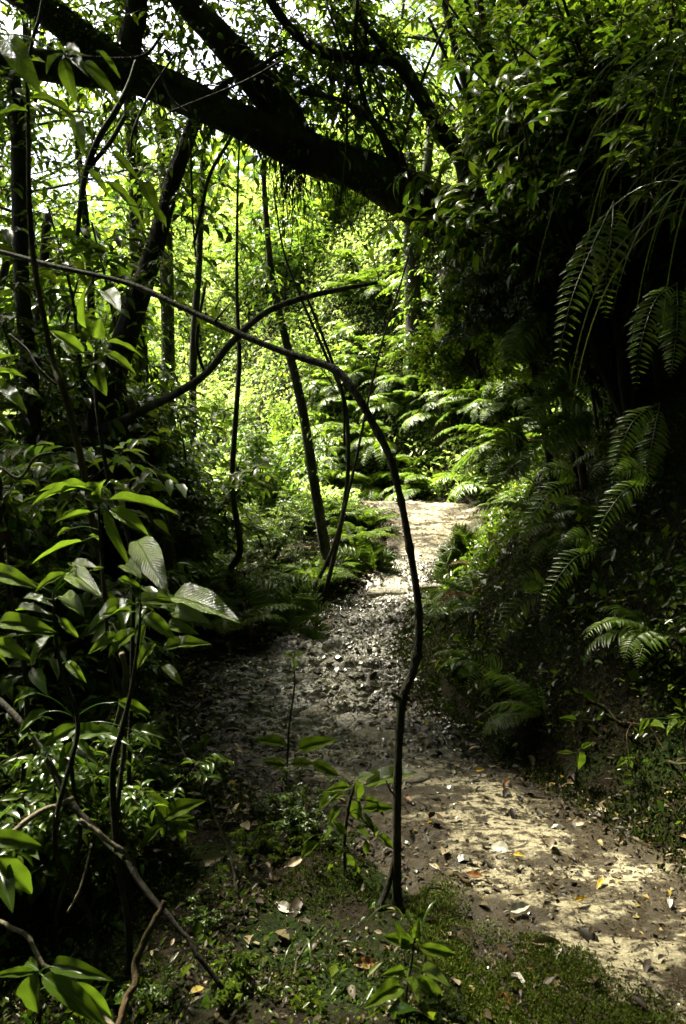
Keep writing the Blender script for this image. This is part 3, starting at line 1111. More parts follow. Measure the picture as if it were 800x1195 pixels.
# threads of root and moss hanging under the leaning trunk
mb = MB()
for k in range(70):
    a = P(R.normal(338, 16), R.uniform(172, 192), 5.25 + R.uniform(-.1, .1))
    L = R.uniform(.25, .72) * (.6 + .4 * R.random())
    q = [a]
    for s in range(6):
        q.append(q[-1] + np.array([R.normal(0, .014), R.normal(0, .014), -L / 6]))
    tube(mb, smooth(q, 3), np.linspace(.004, .0015, 19), 3)
o = obj('hanging_roots', mb, BARK, origin=P(338, 180, 5.25))
tag(o, 'curtain of thin aerial roots dangling beneath the leaning trunk', 'roots')

# the thin sapling bent across the path
mb = MB()
sap = [(-330, 300, 2.5, 3.5), (-170, 276, 4.5, 3.3), (-30, 288, 6, 3.15), (60, 310, 7, 3.0), (150, 331, 7.5, 2.9), (215, 360, 8, 2.8), (280, 390, 8.5, 2.72), (335, 412, 9, 2.66), (388, 430, 10, 2.6), (412, 455, 10, 2.56), (438, 500, 10, 2.53), (455, 535, 9.5, 2.5),
       (468, 585, 9, 2.5), (478, 640, 9.5, 2.5), (487, 700, 9, 2.48), (488, 745, 10, 2.47), (482, 782, 11, 2.46), (470, 815, 11, 2.45), (465, 870, 10, 2.45), (463, 950, 10, 2.45), (463, 1040, 10, 2.45), (463, 1088, 11, 2.45)]
pts, rr = px_path(sap, 2.5)
rr = rr * np.linspace(.78, 1, len(rr))
b = pts[-1].copy()
b[2] = float(path_z(b[0], b[1])) - .05
pts = np.vstack([pts, b])
rr = np.append(rr, rr[-1] * 1.3)
c = smooth(pts, 8)
r = np.interp(np.linspace(0, len(rr) - 1, len(c)), np.arange(len(rr)), rr) * (1 + .12 * (fbm(np.arange(len(c)) * .6, 0 * r0[0], 1, 5) if False else vnoise(np.arange(len(c)) * .55, np.zeros(len(c)), 1, 5) - .5))
for kx, ky in ((470, 815), (478, 640), (487, 765), (388, 430), (463, 1000), (280, 390), (466, 585), (464, 900), (440, 505), (215, 360), (335, 412), (488, 715)):
    kd = P(kx, ky, 2.47)
    dd = np.linalg.norm((c - kd)[:, [0, 2]], axis=1)
    r = r * (1 + (.25 + .35 * ((kx * 7 + ky) % 5) / 4) * np.exp(-(dd / .011) ** 2))
r = r * (1 + 1.1 * np.exp(-np.maximum(c[:, 2] - b[2] - .03, 0) / .035) * (c[:, 2] < .5))
tube(mb, c, r, 12, .16, 9)
sp_ = thing('bent_sapling', 'thin dark knotted sapling arching from the path edge over to the valley side', 'sapling', b)
stem = obj('trunk', mb, BARK_SAP, sp_)
mb = MB()
limb(mb, [(462, 990, 5, 2.46), (452, 1035, 8, 2.44), (436, 1070, 8, 2.4), (420, 1105, 9, 2.36)], 2.45, 8, .1, 7, 4, root=True)
obj('branch', mb, BARK, sp_)
mb = MB()
limb(mb, [(470, 816, 7, 2.45), (461, 812, 6, 2.44), (456, 808, 4, 2.43)], 2.45, 7, .1, 5, 5)
obj('snag', mb, BARK_GREY, sp_)
for sn in ([(488, 742, 3, 2.47), (497, 735, 2.2, 2.46), (503, 722, 1.4, 2.45)], [(456, 540, 2.5, 2.5), (462, 530, 1.8, 2.49), (464, 520, 1.2, 2.48)], [(250, 376, 3, 2.75), (258, 366, 2, 2.73), (270, 352, 1.3, 2.72)], [(110, 322, 2.5, 2.94), (104, 334, 1.6, 2.92), (96, 352, 1.2, 2.9)], [(463, 930, 3, 2.45), (455, 922, 2, 2.44), (450, 910, 1.3, 2.43)]):
    mb = MB()
    limb(mb, sn, 2.5, 6, .15, 5, 6)
    obj('side_shoot', mb, BARK_SAP, sp_)

# the dark tree on the valley side and the long limb that crosses the sapling
mb = MB()
c1, _ = limb(mb, [(235, 120, 14, 5.4), (205, 200, 18, 5.3), (190, 255, 20, 5.2), (172, 315, 24, 5.1), (154, 370, 27, 5.0), (134, 430, 29, 5.0), (110, 505, 32, 5.0), (85, 590, 36, 5.0), (62, 680, 40, 5.0)], 5, 14, .14, 8, 12, root=True)
vt = thing('slanting_tree', 'dark slanting tree trunk with one long limb crossing the bent sapling', 'tree', base_of(c1))
obj('trunk', mb, BARK, vt)
mb = MB()
limb(mb, [(112, 502, 13, 4.95), (140, 492, 12.8, 4.75), (168, 478, 11.2, 4.6), (202, 461, 11.2, 4.5), (240, 436, 9.6, 4.4), (270, 400, 8.8, 4.3), (308, 366, 8.0, 4.3), (352, 348, 8, 4.3), (400, 337, 6, 4.35), (440, 330, 4, 4.4)], 4.5, 12, .2, 8, 13, ws=.85)
obj('branch', mb, BARK_GREY, vt)
mb = MB()
limb(mb, [(158, 484, 9, 4.65), (154, 474, 11, 4.6), (150, 463, 8, 4.55)], 4.6, 8, .25, 5, 14)
obj('broken_stub', mb, DEADWOOD, vt)
leaf, wood = MB(), MB()
i = R.integers(0, int(len(c1) * .55), 90)
twigs(wood, leaf, c1[i], rnd(90), R.uniform(.3, .7, 90), 7, .11, .42, .45, LM)
obj('twig_growth', wood, BARK, vt)
obj('foliage', leaf, LEAF_DARK, vt)

# upright trunks and thin stems, traced one by one
POLES = [
    ('slender_tree', 'slender mottled trunk slanting down to the ferns beside the path', 'tree', [(318, 120, 3), (308, 190, 5), (311, 260, 6.5), (319, 335, 8), (334, 400, 9.5), (351, 470, 11), (366, 560, 12), (379, 640, 13)], 7.6, BARK_GREY, 10),
    ('thin_sapling', 'straight thin dark sapling standing in the bright gully', 'sapling', [(284, 110, 1.5), (278, 190, 2.5), (276, 335, 4), (279, 420, 5.5), (274, 500, 6.5), (271, 570, 7), (280, 640, 8)], 6.6, BARK, 7),
    ('thin_sapling', 'wiry sapling with a kink halfway beside the mottled trunk', 'sapling', [(318, 210, 1.5), (330, 290, 2.5), (352, 350, 3), (380, 415, 4), (402, 470, 5), (406, 545, 5), (398, 610, 6), (380, 690, 6)], 6.9, BARK, 7),
    ('mossy_tree', 'dark upright trunk against the sunlit fern bank', 'tree', [(476, 180, 16), (479, 265, 18), (482, 360, 19), (484, 450, 21), (482, 520, 23)], 12.6, BARK, 12),
    ('mossy_tree', 'thick shaggy trunk rising below the leaning tree', 'tree', [(532, 240, 26), (527, 310, 30), (523, 380, 31), (520, 450, 33), (518, 520, 36)], 12.2, BARK, 14),
    ('valley_tree', 'dark straight trunk behind the slanting tree', 'tree', [(150, 40, 14), (152, 130, 15), (158, 220, 16), (160, 330, 18), (165, 480, 20), (168, 620, 22)], 8.5, BARK, 10),
    ('valley_tree', 'forked grey trunk seen beneath the leaning trunk', 'tree', [(183, 110, 9), (188, 150, 13), (192, 200, 14), (194, 300, 15), (196, 430, 16), (196, 600, 18)], 10.5, BARK_GREY, 10),
    ('valley_tree', 'mossy upright trunk at the shaded edge of the valley', 'tree', [(16, 90, 14), (21, 160, 16), (25, 330, 18), (35, 440, 20), (40, 600, 22)], 4.6, BARK, 10),
    ('valley_tree', 'dark trunk rising out of the shaded thicket', 'tree', [(55, 250, 10), (46, 380, 13), (38, 480, 15), (30, 620, 17)], 5.6, BARK, 10),
    ('shaded_tree', 'short reddish brown trunk in deep shade by the big leaved shrub', 'tree', [(-6, 540, 9), (4, 620, 13), (14, 690, 15), (22, 770, 16), (26, 860, 18)], 3.3, BARK_BROWN, 10),
    ('valley_tree', 'thin dark trunk with side shoots under the horizontal limb', 'tree', [(88, 150, 6), (100, 260, 8), (106, 360, 9), (100, 470, 10), (96, 600, 11)], 7.2, BARK, 8),
    ('valley_tree', 'slim trunk standing behind the crossing limb', 'tree', [(238, 150, 6), (232, 300, 8), (226, 400, 9), (224, 520, 10), (226, 620, 11)], 9.5, BARK, 8),
    ('broken_trunk', 'stout broken trunk tapering upward beside the slanting tree', 'stump', [(166, 468, 22), (168, 500, 34), (172, 560, 46), (176, 640, 56)], 5.6, BARK, 14),
    ('thin_sapling', 'young bare sapling leaning out above the ferns', 'sapling', [(500, 180, 1.5), (476, 300, 2), (440, 420, 2.5), (410, 560, 3.5), (388, 640, 5), (365, 690, 5)], 6.3, BARK_GREY, 6),
]
for nm, lb, cat, sp, d, mat, n in POLES:
    mb = MB()
    c, r = limb(mb, sp, d, n, .13, 7, R.integers(99), root=True)
    t = thing(nm, lb, cat, base_of(c))
    leaf = None
    if n >= 10 or 'shoots' in lb:
        leaf = MB()
        k = 70
        i = R.integers(0, int(len(c) * .6), k)
        Lf = np.clip(.07 * d, .25, .7)
        twigs(mb, leaf, c[i], rnd(k) * np.array([1, 1, .7]), R.uniform(.4, 1.1, k) * Lf, 8, .09, .42, .4, LM if d < 6 else LS)
    obj('trunk', mb, mat, t)
    if leaf:
        obj('foliage', leaf, LEAF_DARK if d < 7 else LEAF_MID, t)
    if d > 7 and n >= 10 and 'mottled' not in lb:
        obj('climber', cling(c, r, 3200 if 'mossy' in nm else 2600, .07 if 'mossy' in nm else .05, None, .15), LEAF_MID, t)

# cane stems leaning over the upper bank
CANES = [([(515, -10, 6), (532, 60, 7), (552, 130, 8), (575, 200, 8), (600, 270, 9), (628, 345, 9)], 5.0, 'long straight cane leaning out over the leaning tree'),
         ([(540, -10, 6), (556, 40, 7), (578, 110, 8), (592, 170, 8), (604, 250, 9), (610, 320, 9)], 5.2, 'dark cane crossing the fork of the leaning tree'),
         ([(557, -10, 8), (573, 70, 9), (592, 130, 9), (610, 200, 10), (628, 270, 10), (642, 335, 10)], 4.9, 'stout cane with a sunlit brown lower end'),
         ([(605, -10, 9), (626, 40, 10), (648, 85, 10), (668, 120, 10), (690, 155, 10), (720, 220, 11)], 4.8, 'thick dark cane slanting into the shaded bank top'),
         ([(500, 20, 4), (522, 70, 4), (545, 120, 5), (570, 160, 5), (590, 220, 5)], 5.4, 'thin cane among the canopy leaves'),
         ([(676, -10, 6), (688, 30, 7), (698, 60, 7), (712, 100, 8), (740, 170, 8)], 4.7, 'short dark cane rising high on the shaded bank'),
         ([(585, 40, 3), (612, 120, 4), (640, 200, 4), (655, 260, 4)], 5.0, 'wispy cane between two stout canes'),
         ([(608, 258, 5), (614, 278, 5), (626, 300, 4)], 4.6, 'small broken cane end catching the light')]
for sp, d, lb in CANES:
    mb = MB()
    pts, rr = px_path(sp, d)
    e = pts[-1] + nz(pts[-1] - pts[-2]) * .3
    while e[2] > float(terr(e[0], e[1])) - .05 and e[2] > 0:
        pts = np.vstack([pts, e])
        rr = np.append(rr, rr[-1])
        e = e + np.array([.06, .03, -.28])
    pts = np.vstack([pts, e])
    rr = np.append(rr, rr[-1])
    if 'broken' in lb:
        pts, rr = pts[:4], rr[:4]
    c = smooth(pts, 6)
    r = np.interp(np.linspace(0, len(rr) - 1, len(c)), np.arange(len(rr)), rr)
    tube(mb, c, r, 7, .1, 3)
    o = obj('cane', mb, BARK_BROWN if 'brown' in lb or 'broken' in lb else BARK, origin=c[-1])  # lighter brown bark stands in for sunlight on these canes
    tag(o, lb, 'cane', 'canes on the upper bank')

# vines and bare twigs that criss-cross the upper left
VINES = [([(206, 60, 2.5), (178, 110, 3), (160, 150, 3), (152, 178, 2)], 3.2, 'fine hooked vine crossing in front of the leaning trunk'),
         ([(166, 60, 2), (185, 85, 2.5), (205, 115, 2.5), (220, 132, 2)], 3.2, 'pale twig hanging before the dark fork'),
         ([(50, -5, 4), (45, 20, 4.5), (42, 50, 4), (30, 90, 3)], 2.6, 'grey hanging vine near the drooping leaves'),
         ([(160, 70, 6), (146, 100, 6.5), (132, 130, 7), (118, 160, 7), (100, 200, 7), (94, 240, 6), (90, 275, 5)], 4.2, 'dark forked vine in front of the white sky gap'),
         ([(146, 135, 5), (125, 165, 5), (104, 195, 5)], 4.2, 'short vine twining beside the forked vine'),
         ([(222, 150, 2.5), (225, 210, 2.5), (226, 260, 2), (228, 300, 2)], 4.8, 'single thread vine dropping straight down'),
         ([(270, 160, 4), (250, 200, 4), (235, 240, 4), (226, 285, 3)], 5.0, 'bowed vine hanging off the leaning trunk'),
         ([(10, 390, 3), (28, 412, 4), (48, 432, 4), (66, 450, 3)], 2.7, 'pale slanting twig in the dark thicket'),
         ([(0, 545, 3), (20, 552, 4), (40, 537, 3), (60, 528, 2)], 2.9, 'bent bare twig above the broad leaves'),
         ([(240, 330, 3), (232, 380, 4), (228, 410, 4), (240, 440, 3)], 5.5, 'looping vine against the bright foliage'),
         ([(355, 340, 3), (378, 400, 3.5), (398, 460, 3), (402, 520, 3)], 6.0, 'slack vine beside the wiry sapling'),
         ([(700, 210, 3), (680, 150, 3), (640, 90, 3), (590, 40, 2)], 4.6, 'arched dark vine over the canes'),
         ([(420, 0, 3), (440, 90, 3), (470, 180, 3), (490, 230, 3)], 5.3, 'straight vine running up to the canopy'),
         ([(380, 0, 2.5), (398, 80, 3), (402, 170, 3), (396, 240, 2.5)], 5.0, 'hanging vine above the middle of the path'),
         ([(530, 10, 3), (505, 60, 3), (482, 120, 3), (462, 200, 3)], 5.3, 'crossing vine near the upper limb'),
         ([(200, 130, 3), (285, 95, 3), (330, 70, 3)], 4.6, 'almost level bare twig by the upper limb')]
for sp, d, lb in VINES:
    mb = MB()
    pts, rr = px_path(sp, d)
    pts = pts + np.vstack([np.zeros(3), R.normal(0, .01, (len(pts) - 2, 3)), np.zeros(3)])
    c = smooth(pts, 7)
    r = np.interp(np.linspace(0, len(rr) - 1, len(c)), np.arange(len(rr)), rr)
    tube(mb, c, r, 6, .1, 2)
    o = obj('vine', mb, BARK_GREY if 'pale' in lb or 'grey' in lb else BARK, origin=c[0])
    tag(o, lb, 'vine', 'vines and bare twigs in the upper thicket')

# fallen branches and sticks, lower left
STICKS = [('fallen_branch', [(-160, 690, 6, 2.7), (-90, 735, 7, 2.6), (-20, 800, 8, 2.5), (25, 845, 8, 2.4), (62, 895, 8, 2.3), (98, 958, 8, 2.2), (150, 1010, 8, 2.1), (205, 1080, 7, 2.0), (260, 1150, 6, 1.95)], 'long dark fallen branch slanting down through the undergrowth', BARK),
          ('stick', [(80, 932, 6, 2.2), (40, 955, 6.5, 2.1), (5, 978, 7, 2.05), (-30, 996, 7, 2.0), (-120, 1040, 5, 1.95)], 'pale straight stick resting across the fallen branch', DEADWOOD),
          ('stick', [(90, 957, 5, 2.1), (112, 974, 6, 2.1), (150, 994, 5, 2.1)], 'pale stub lying along the fallen branch', DEADWOOD),
          ('stick', [(187, 1052, 7, 1.9), (176, 1085, 8, 1.87), (160, 1125, 9, 1.84), (146, 1160, 9, 1.8), (134, 1200, 9, 1.75)], 'upright rusty brown stick with peeling bark', BARK_BROWN),
          ('stick', [(-10, 1075, 5, 1.75), (30, 1103, 5.5, 1.7), (65, 1135, 6, 1.68), (105, 1170, 6, 1.65), (140, 1205, 6, 1.6)], 'thin grey stick over the five leaved seedling', DEADWOOD),
          ('stick', [(188, 800, 1.5, 2.95), (205, 845, 2.2, 2.9), (222, 890, 2.8, 2.8), (248, 950, 3, 2.7), (270, 1005, 3, 2.6), (276, 1080, 3, 2.5)], 'thin dark stem drooping toward the litter', BARK_SAP),
          ('stick', [(376, 1080, 3, 2.2), (352, 1115, 3.5, 2.15), (345, 1150, 3.5, 2.1), (335, 1195, 3.5, 2.0)], 'crooked pale twig standing in the moss', DEADWOOD),
          ('stick', [(128, 855, 6, 2.6), (140, 828, 8, 2.6), (146, 800, 8, 2.6), (140, 760, 6, 2.55)], 'short pale upright stem below the big leaved shrub', DEADWOOD),
          ('stick', [(0, 890, 4, 2.4), (25, 880, 5, 2.4), (42, 866, 4, 2.4)], 'short bleached twig beside the brown trunk', DEADWOOD),
          ('stick', [(104, 985, 3, 2.2), (92, 1040, 3, 2.1), (80, 1065, 3, 2.1)], 'thread-like dead stalk under the fallen branch', DEADWOOD),
          ('stick', [(522, 1045, 4, 2.62), (535, 1055, 5, 2.6), (550, 1068, 4, 2.56)], 'small brown twig lying on the path', BARK_BROWN)]
for nm, sp, lb, mat in STICKS:
    mb = MB()
    pts, rr = px_path(sp, 2)
    for i in range(len(pts)):
        pts[i][2] = max(pts[i][2], float(path_z(pts[i][0], pts[i][1])) + .012)
    c = smooth(pts, 9)
    c = c + np.stack([fbm(np.arange(len(c)) * .13, 0 * c[:, 0] + q_, 1, 33 + q_, 3) for q_ in (1, 2, 3)], -1) * .05 * min(1, len(c) / 50)
    r = np.interp(np.linspace(0, len(rr) - 1, len(c)), np.arange(len(rr)), rr)
    tube(mb, c, r, 9, .32, R.integers(50))
    o = obj(nm, mb, mat, origin=c[-1])
    tag(o, lb, 'branch' if nm == 'fallen_branch' else 'stick', 'sticks and dead stems')

# ------------------------------------------------------------------ broad leaved plants, leaf by leaf
TOCAM = np.array([0, -1, .25])


def leafy(name, label, cat, stem_px, d, leaves, conv, mat=LEAF_NEAR, width=.4, jd=.06, curl=.12, root=True, stem_mat=None, face=.55):
    """stem along pixels, leaves (base -> tip) traced at about depth d; each leaf a mesh of its own"""
    mb = MB()
    sp = [(*conv(*q[:2]), *q[2:]) for q in stem_px]
    c, r = limb(mb, sp, d, 7, .08, 6, 3, root=root)
    t = thing(name, label, cat, base_of(c))
    obj('stem', mb, stem_mat or BARK_SAP, t)
    for q in leaves:
        bx, by, tx, ty = q[:4]
        w = q[4] if len(q) > 4 else width
        a = P(*conv(bx, by), d + R.uniform(-jd, jd) * .5)
        e = P(*conv(tx, ty), d + (q[5] if len(q) > 5 else R.uniform(-jd * 1.6, jd * .6)))
        ax = e - a
        ln = np.linalg.norm(ax)
        nr = UP * (1 - face) + TOCAM * face + rnd(1)[0] * .22
        mb = MB()
        cv = R.uniform(.3, 1.5) * curl
        # the tip droops by curl: start the leaf a little higher so that it ends at e
        put_leaves(mb, a[None], (ax + nz(nr[None])[0] * cv * ln * .8)[None], nr[None], ln, w, LL, curl=np.array([cv]))
        # petiole from the nearest stem point
        j = int(np.argmin(np.linalg.norm(c - a, axis=1)))
        if np.linalg.norm(c[j] - a) > .004:
            m_ = (c[j] + a) / 2 + UP * .1 * np.linalg.norm(c[j] - a)
            tube(mb, smooth([c[j], m_, a + ax * .03], 4), .0016 + .0004 * ln, 5)
        obj('leaf', mb, mat, t, origin=None)
    return t


def cv_(sx, ox, oy):
    return lambda x, y: (ox + x / sx, oy + y / sx)


A1 = cv_(2.76, 0, 540)
leafy('broadleaf_shrub', 'tall stem of long arching bright leaves above the glossy rosette', 'shrub', [(316, 135, 3), (322, 240, 4), (334, 420, 4), (352, 600, 5), (392, 760, 5), (400, 900, 6)], 2.35,
      [(300, 92, 130, 62, .2), (262, 84, 100, 112, .28), (268, 82, 348, 78, .5), (352, 118, 572, 142, .18), (352, 152, 476, 218, .42), (338, 155, 408, 326, .2),
       (272, 112, 332, 120, .4), (292, 160, 180, 182, .24), (226, 212, 178, 232, .4), (264, 254, 104, 304, .14), (348, 62, 396, 72, .35), (285, 235, 330, 250, .4), (330, 130, 300, 40, .3)], A1, curl=.18)
leafy('broadleaf_shrub', 'glossy shrub with a wide rosette of large light green leaves', 'shrub', [(452, 455, 3), (446, 560, 4), (424, 720, 5), (392, 860, 7), (362, 1000, 8)], 2.15,
      [(432, 455, 262, 522, .40), (444, 448, 555, 438, .38), (556, 434, 746, 472, .40, -.12), (465, 492, 556, 556, .46), (560, 480, 652, 498, .4), (525, 602, 666, 566, .4), (440, 540, 342, 612, .52),
       (500, 580, 436, 652, .5), (525, 656, 582, 704, .4), (380, 374, 462, 402, .3), (440, 252, 524, 388, .5, -.12), (400, 330, 440, 345, .5), (420, 480, 350, 470, .4), (470, 520, 440, 600, .4),
       (380, 560, 300, 590, .4), (540, 520, 620, 540, .4)], A1, curl=.16)
leafy('broadleaf_shrub', 'dim shrub with flat oval leaves reaching in beside the brown trunk', 'shrub', [(170, 420, 3), (178, 560, 4), (205, 700, 5), (250, 860, 6)], 2.2,
      [(-40, 352, 100, 384, .38), (-5, 515, 158, 528, .36), (-30, 585, 88, 622, .5), (52, 476, 142, 466, .3), (76, 436, 164, 444, .3), (212, 358, 108, 402, .36), (224, 352, 300, 402, .42),
       (232, 330, 300, 324, .4), (200, 430, 260, 470, .4), (190, 500, 250, 560, .4), (160, 560, 90, 640, .4), (215, 640, 270, 700, .4), (250, 340, 215, 318, .4), (300, 345, 330, 335, .5)], A1, curl=.1)
leafy('broadleaf_shrub', 'low shaded shrub with broad wet leaves under the glossy rosette', 'shrub', [(240, 820, 3), (238, 900, 4), (230, 1000, 5)], 2.3,
      [(240, 880, 330, 855, .4), (300, 868, 400, 880, .34), (250, 850, 140, 905, .5), (150, 800, 60, 850, .4), (380, 770, 480, 800, .4), (120, 740, 30, 760, .4), (420, 860, 520, 870, .3), (235, 900, 190, 990, .45), (245, 900, 300, 960, .4)], A1, LEAF_DARK, curl=.12)
A2 = cv_(4, 0, 30)
leafy('overhanging_branch', 'sprig of long translucent leaves hanging close against the white sky', 'sprig', [(760, 40, 4), (640, 150, 4), (300, 140, 3)], 1.55,
      [(30, 62, 156, 262, .38), (-60, 40, 52, 104, .4), (292, 156, 346, 352, .4), (312, 148, 396, 190, .3), (380, 178, 546, 324, .26), (278, 134, 204, 202, .42), (300, 118, 248, 72, .34),
       (300, 118, 352, 88, .4), (318, 132, 396, 126, .3), (450, 116, 566, 232, .24)], A2, root=False, face=.7, curl=.08, jd=.04)
leafy('overhanging_branch', 'thin curving brown stem with pale drooping leaves under the hanging sprig', 'sapling', [(120, 260, 3), (128, 340, 4), (132, 560, 5), (136, 840, 6), (160, 1120, 6.5), (240, 1540, 7), (312, 1760, 8), (388, 2080, 8, 2.5), (450, 2420, 7, 2.9), (500, 2750, 6, 3.3)], 2.1,
      [(132, 336, 62, 284, .5), (148, 338, 372, 404, .2), (128, 402, -10, 384, .32), (120, 388, 218, 384, .3), (346, 428, 388, 574, .36), (410, 678, 512, 784, .28), (500, 728, 694, 924, .16), (520, 590, 640, 702, .24), (658, 720, 738, 862, .4),
       (720, 860, 780, 930, .5)], A2, face=.6, curl=.1, jd=.05, stem_mat=BARK_BROWN)
A3 = cv_(3.478, 0, 340)
leafy('broadleaf_shrub', 'whorl of round leaves shining before the slanting trunk', 'shrub', [(388, 235, 3), (386, 300, 4), (392, 480, 4), (440, 760, 5), (520, 1000, 5), (540, 1200, 5)], 2.7,
      [(396, 192, 400, 120, .8), (386, 250, 350, 196, .6), (388, 252, 446, 232, .5), (432, 206, 580, 246, .18), (430, 254, 546, 316, .34), (378, 290, 446, 320, .3), (384, 298, 418, 408, .62), (340, 250, 204, 148, .36),
       (350, 150, 320, -10, .3), (420, 0, 480, 50, .6), (300, 260, 240, 200, .4)], A3, face=.6)
leafy('broadleaf_shrub', 'large wet leaves poking out of the dark thicket edge', 'shrub', [(-30, 330, 3), (-40, 500, 5), (-30, 900, 6)], 2.3,
      [(-60, 372, 112, 458, .4), (105, 402, 150, 414, .4), (-20, 330, 100, 330, .3), (-40, 300, 40, 250, .4), (-40, 500, 60, 560, .4)], A3, face=.5)
A4 = cv_(3.333, 0, 920)
leafy('seedling', 'five leaved seedling spread flat at the bottom corner', 'plant', [(146, 722, 3), (150, 800, 3), (155, 900, 4)], 1.62,
      [(140, 716, -30, 722, .26), (150, 706, 88, 658, .36), (205, 692, 392, 722, .26), (146, 722, 108, 914, .52), (166, 730, 402, 902, .3), (292, 754, 446, 892, .26)], A4, curl=.1, face=.5, mat=LEAF_DARK)
leafy('seedling', 'dark seedling with three jagged broad leaves at the shaded edge', 'plant', [(-30, 250, 4), (-35, 400, 5), (-30, 700, 5)], 1.8,
      [(-40, 190, 154, 216, .42), (-20, 262, 152, 416, .34), (-20, 290, 42, 442, .4)], A4, curl=.12, mat=LEAF_DARK)
leafy('seedling', 'small rosette seedling with scalloped leaves among the creepers', 'plant', [(650, 130, 2), (640, 200, 2.5), (632, 290, 3)], 2.55,
      [(648, 112, 762, 44, .42), (655, 122, 746, 106, .36), (652, 140, 742, 214, .42), (664, 132, 752, 160, .32), (632, 142, 538, 228, .4), (640, 116, 588, 12, .45), (634, 150, 628, 186, .6), (606, 108, 534, 94, .4)], A4, curl=.12)
A5 = cv_(3.077, 290, 830)
leafy('seedling', 'leafy young plant crowding up beside the bent sapling', 'plant', [(382, 262, 3), (362, 330, 4), (345, 450, 4), (345, 560, 4), (352, 700, 4)], 2.6,
      [(380, 252, 408, 334, .5), (420, 266, 586, 204, .42), (400, 326, 368, 402, .75), (362, 272, 284, 278, .4), (322, 290, 236, 350, .42), (410, 318, 482, 330, .4), (408, 352, 522, 342, .4), (396, 372, 452, 424, .5),
       (462, 444, 526, 492, .5), (390, 244, 442, 222, .6), (340, 300, 262, 332, .4), (250, 470, 178, 526, .45), (232, 446, 178, 474, .4), (420, 462, 424, 520, .5), (288, 545, 292, 600, .45), (350, 500, 300, 520, .4),
       (352, 508, 378, 562, .6), (348, 440, 300, 390, .4), (300, 400, 270, 450, .5), (380, 420, 430, 440, .4), (370, 560, 400, 620, .4), (405, 640, 410, 690, .4), (320, 340, 290, 400, .45), (436, 410, 470, 455, .4)], A5, curl=.16)
leafy('seedling', 'bright seedling with stacked leaves at the foot of the sapling', 'plant', [(596, 812, 3), (588, 880, 3), (575, 960, 3), (560, 1060, 4), (556, 1130, 4)], 1.96,
      [(588, 836, 496, 808, .46), (600, 816, 612, 752, .6), (614, 848, 748, 872, .36), (560, 850, 540, 770, .4), (585, 760, 570, 712, .5), (590, 950, 712, 1042, .42), (542, 988, 450, 1034, .42), (566, 1082, 642, 1046, .4),
       (522, 1082, 426, 1122, .4), (556, 930, 500, 942, .4), (620, 930, 700, 950, .4), (575, 900, 640, 930, .4), (560, 960, 610, 1000, .4), (545, 1100, 520, 1160, .4), (600, 960, 660, 1010, .5)], A5, curl=.15)
leafy('seedling', 'lone spindly seedling standing in the litter on the path edge', 'plant', [(160, -190, 1.5), (165, -100, 2), (145, 60, 2.5), (138, 200, 2.5), (128, 330, 3)], 3.2,
      [(136, 122, 18, 94, .4), (180, 136, 292, 98, .42), (132, 192, 58, 178, .4), (158, 186, 226, 186, .4), (228, 184, 322, 228, .42), (140, 240, 100, 250, .5), (160, -195, 120, -210, .5), (162, -190, 195, -215, .6), (160, -185, 165, -150, .7)], A5, curl=.1)
A7 = cv_(2.5, 480, 740)
for lb, st, lv, d in [
        ('three leaved seedling shining low on the bank', [(488, 338, 2), (480, 400, 2), (478, 440, 2)], [(488, 342, 496, 398, .62), (470, 346, 424, 344, .3), (496, 332, 528, 314, .45)], 3.3),
        ('pair of round wet leaves held out from the bank', [(558, 236, 2), (552, 290, 2), (548, 340, 2)], [(556, 232, 552, 268, .8), (566, 234, 592, 244, .5), (540, 290, 515, 260, .3), (480, 252, 440, 242, .4)], 3.5),
        ('tiny three leaved seedling near the foot of the bank', [(630, 362, 1.5), (628, 400, 1.5)], [(632, 360, 640, 388, .6), (624, 366, 605, 378, .4), (634, 358, 642, 350, .5)], 3.2),
        ('small pinnate seedling bright at the bank edge', [(840, 190, 2), (800, 270, 2), (800, 330, 2)], [(790, 228, 768, 208, .4), (786, 240, 744, 238, .4), (780, 256, 730, 286, .5), (800, 216, 830, 200, .4), (692, 246, 664, 282, .5), (700, 262, 730, 262, .4), (796, 250, 776, 272, .45), (812, 262, 840, 300, .4)], 3.0),
        ('little seedling with pale new leaves halfway up the bank', [(720, 140, 1.5), (722, 180, 1.5)], [(720, 140, 718, 122, .6), (718, 146, 694, 144, .4), (724, 146, 740, 150, .5)], 3.6),
        ('drooping pair of leaves among the bank creepers', [(604, 90, 1.5), (610, 140, 1.5)], [(598, 100, 626, 100, .5), (590, 70, 618, 82, .3), (650, 104, 672, 106, .4)], 3.8)]:
    leafy('seedling', lb, 'plant', st, d, lv, A7, curl=.12)
ID = lambda x, y: (x, y)
leafy('seedling', 'yellowish new seedling in the litter near the spindly one', 'plant', [(238, 868, 1.5), (236, 890, 1.5)], 3.4, [(238, 870, 246, 862, .5), (238, 876, 226, 872, .5), (238, 880, 250, 884, .5), (236, 884, 228, 892, .5), (240, 866, 234, 856, .6)], ID)

# ------------------------------------------------------------------ ferns
def fern_traced(label, base_px, d, fronds, width, pairs, kind='simple', pw=.2, up=None, T=LM, peak=.35, mat=None, droop=.18):
    b = P(*base_px, d)
    t = thing('fern', label, 'fern', b, 'ferns of the bank and gully')
    for f in fronds:
        mb = MB()
        pts = [P(q[0], q[1], q[2] if len(q) > 2 else d) for q in f]
        frond(mb, pts, width * R.uniform(.9, 1.1), pairs, up=UP + np.array([0, -.8, 0]) if up is None else up, kind=kind, pw=pw, T=T, peak=peak, droop=droop)
        obj('frond', mb, mat or LEAF_FERN, t)
    return t


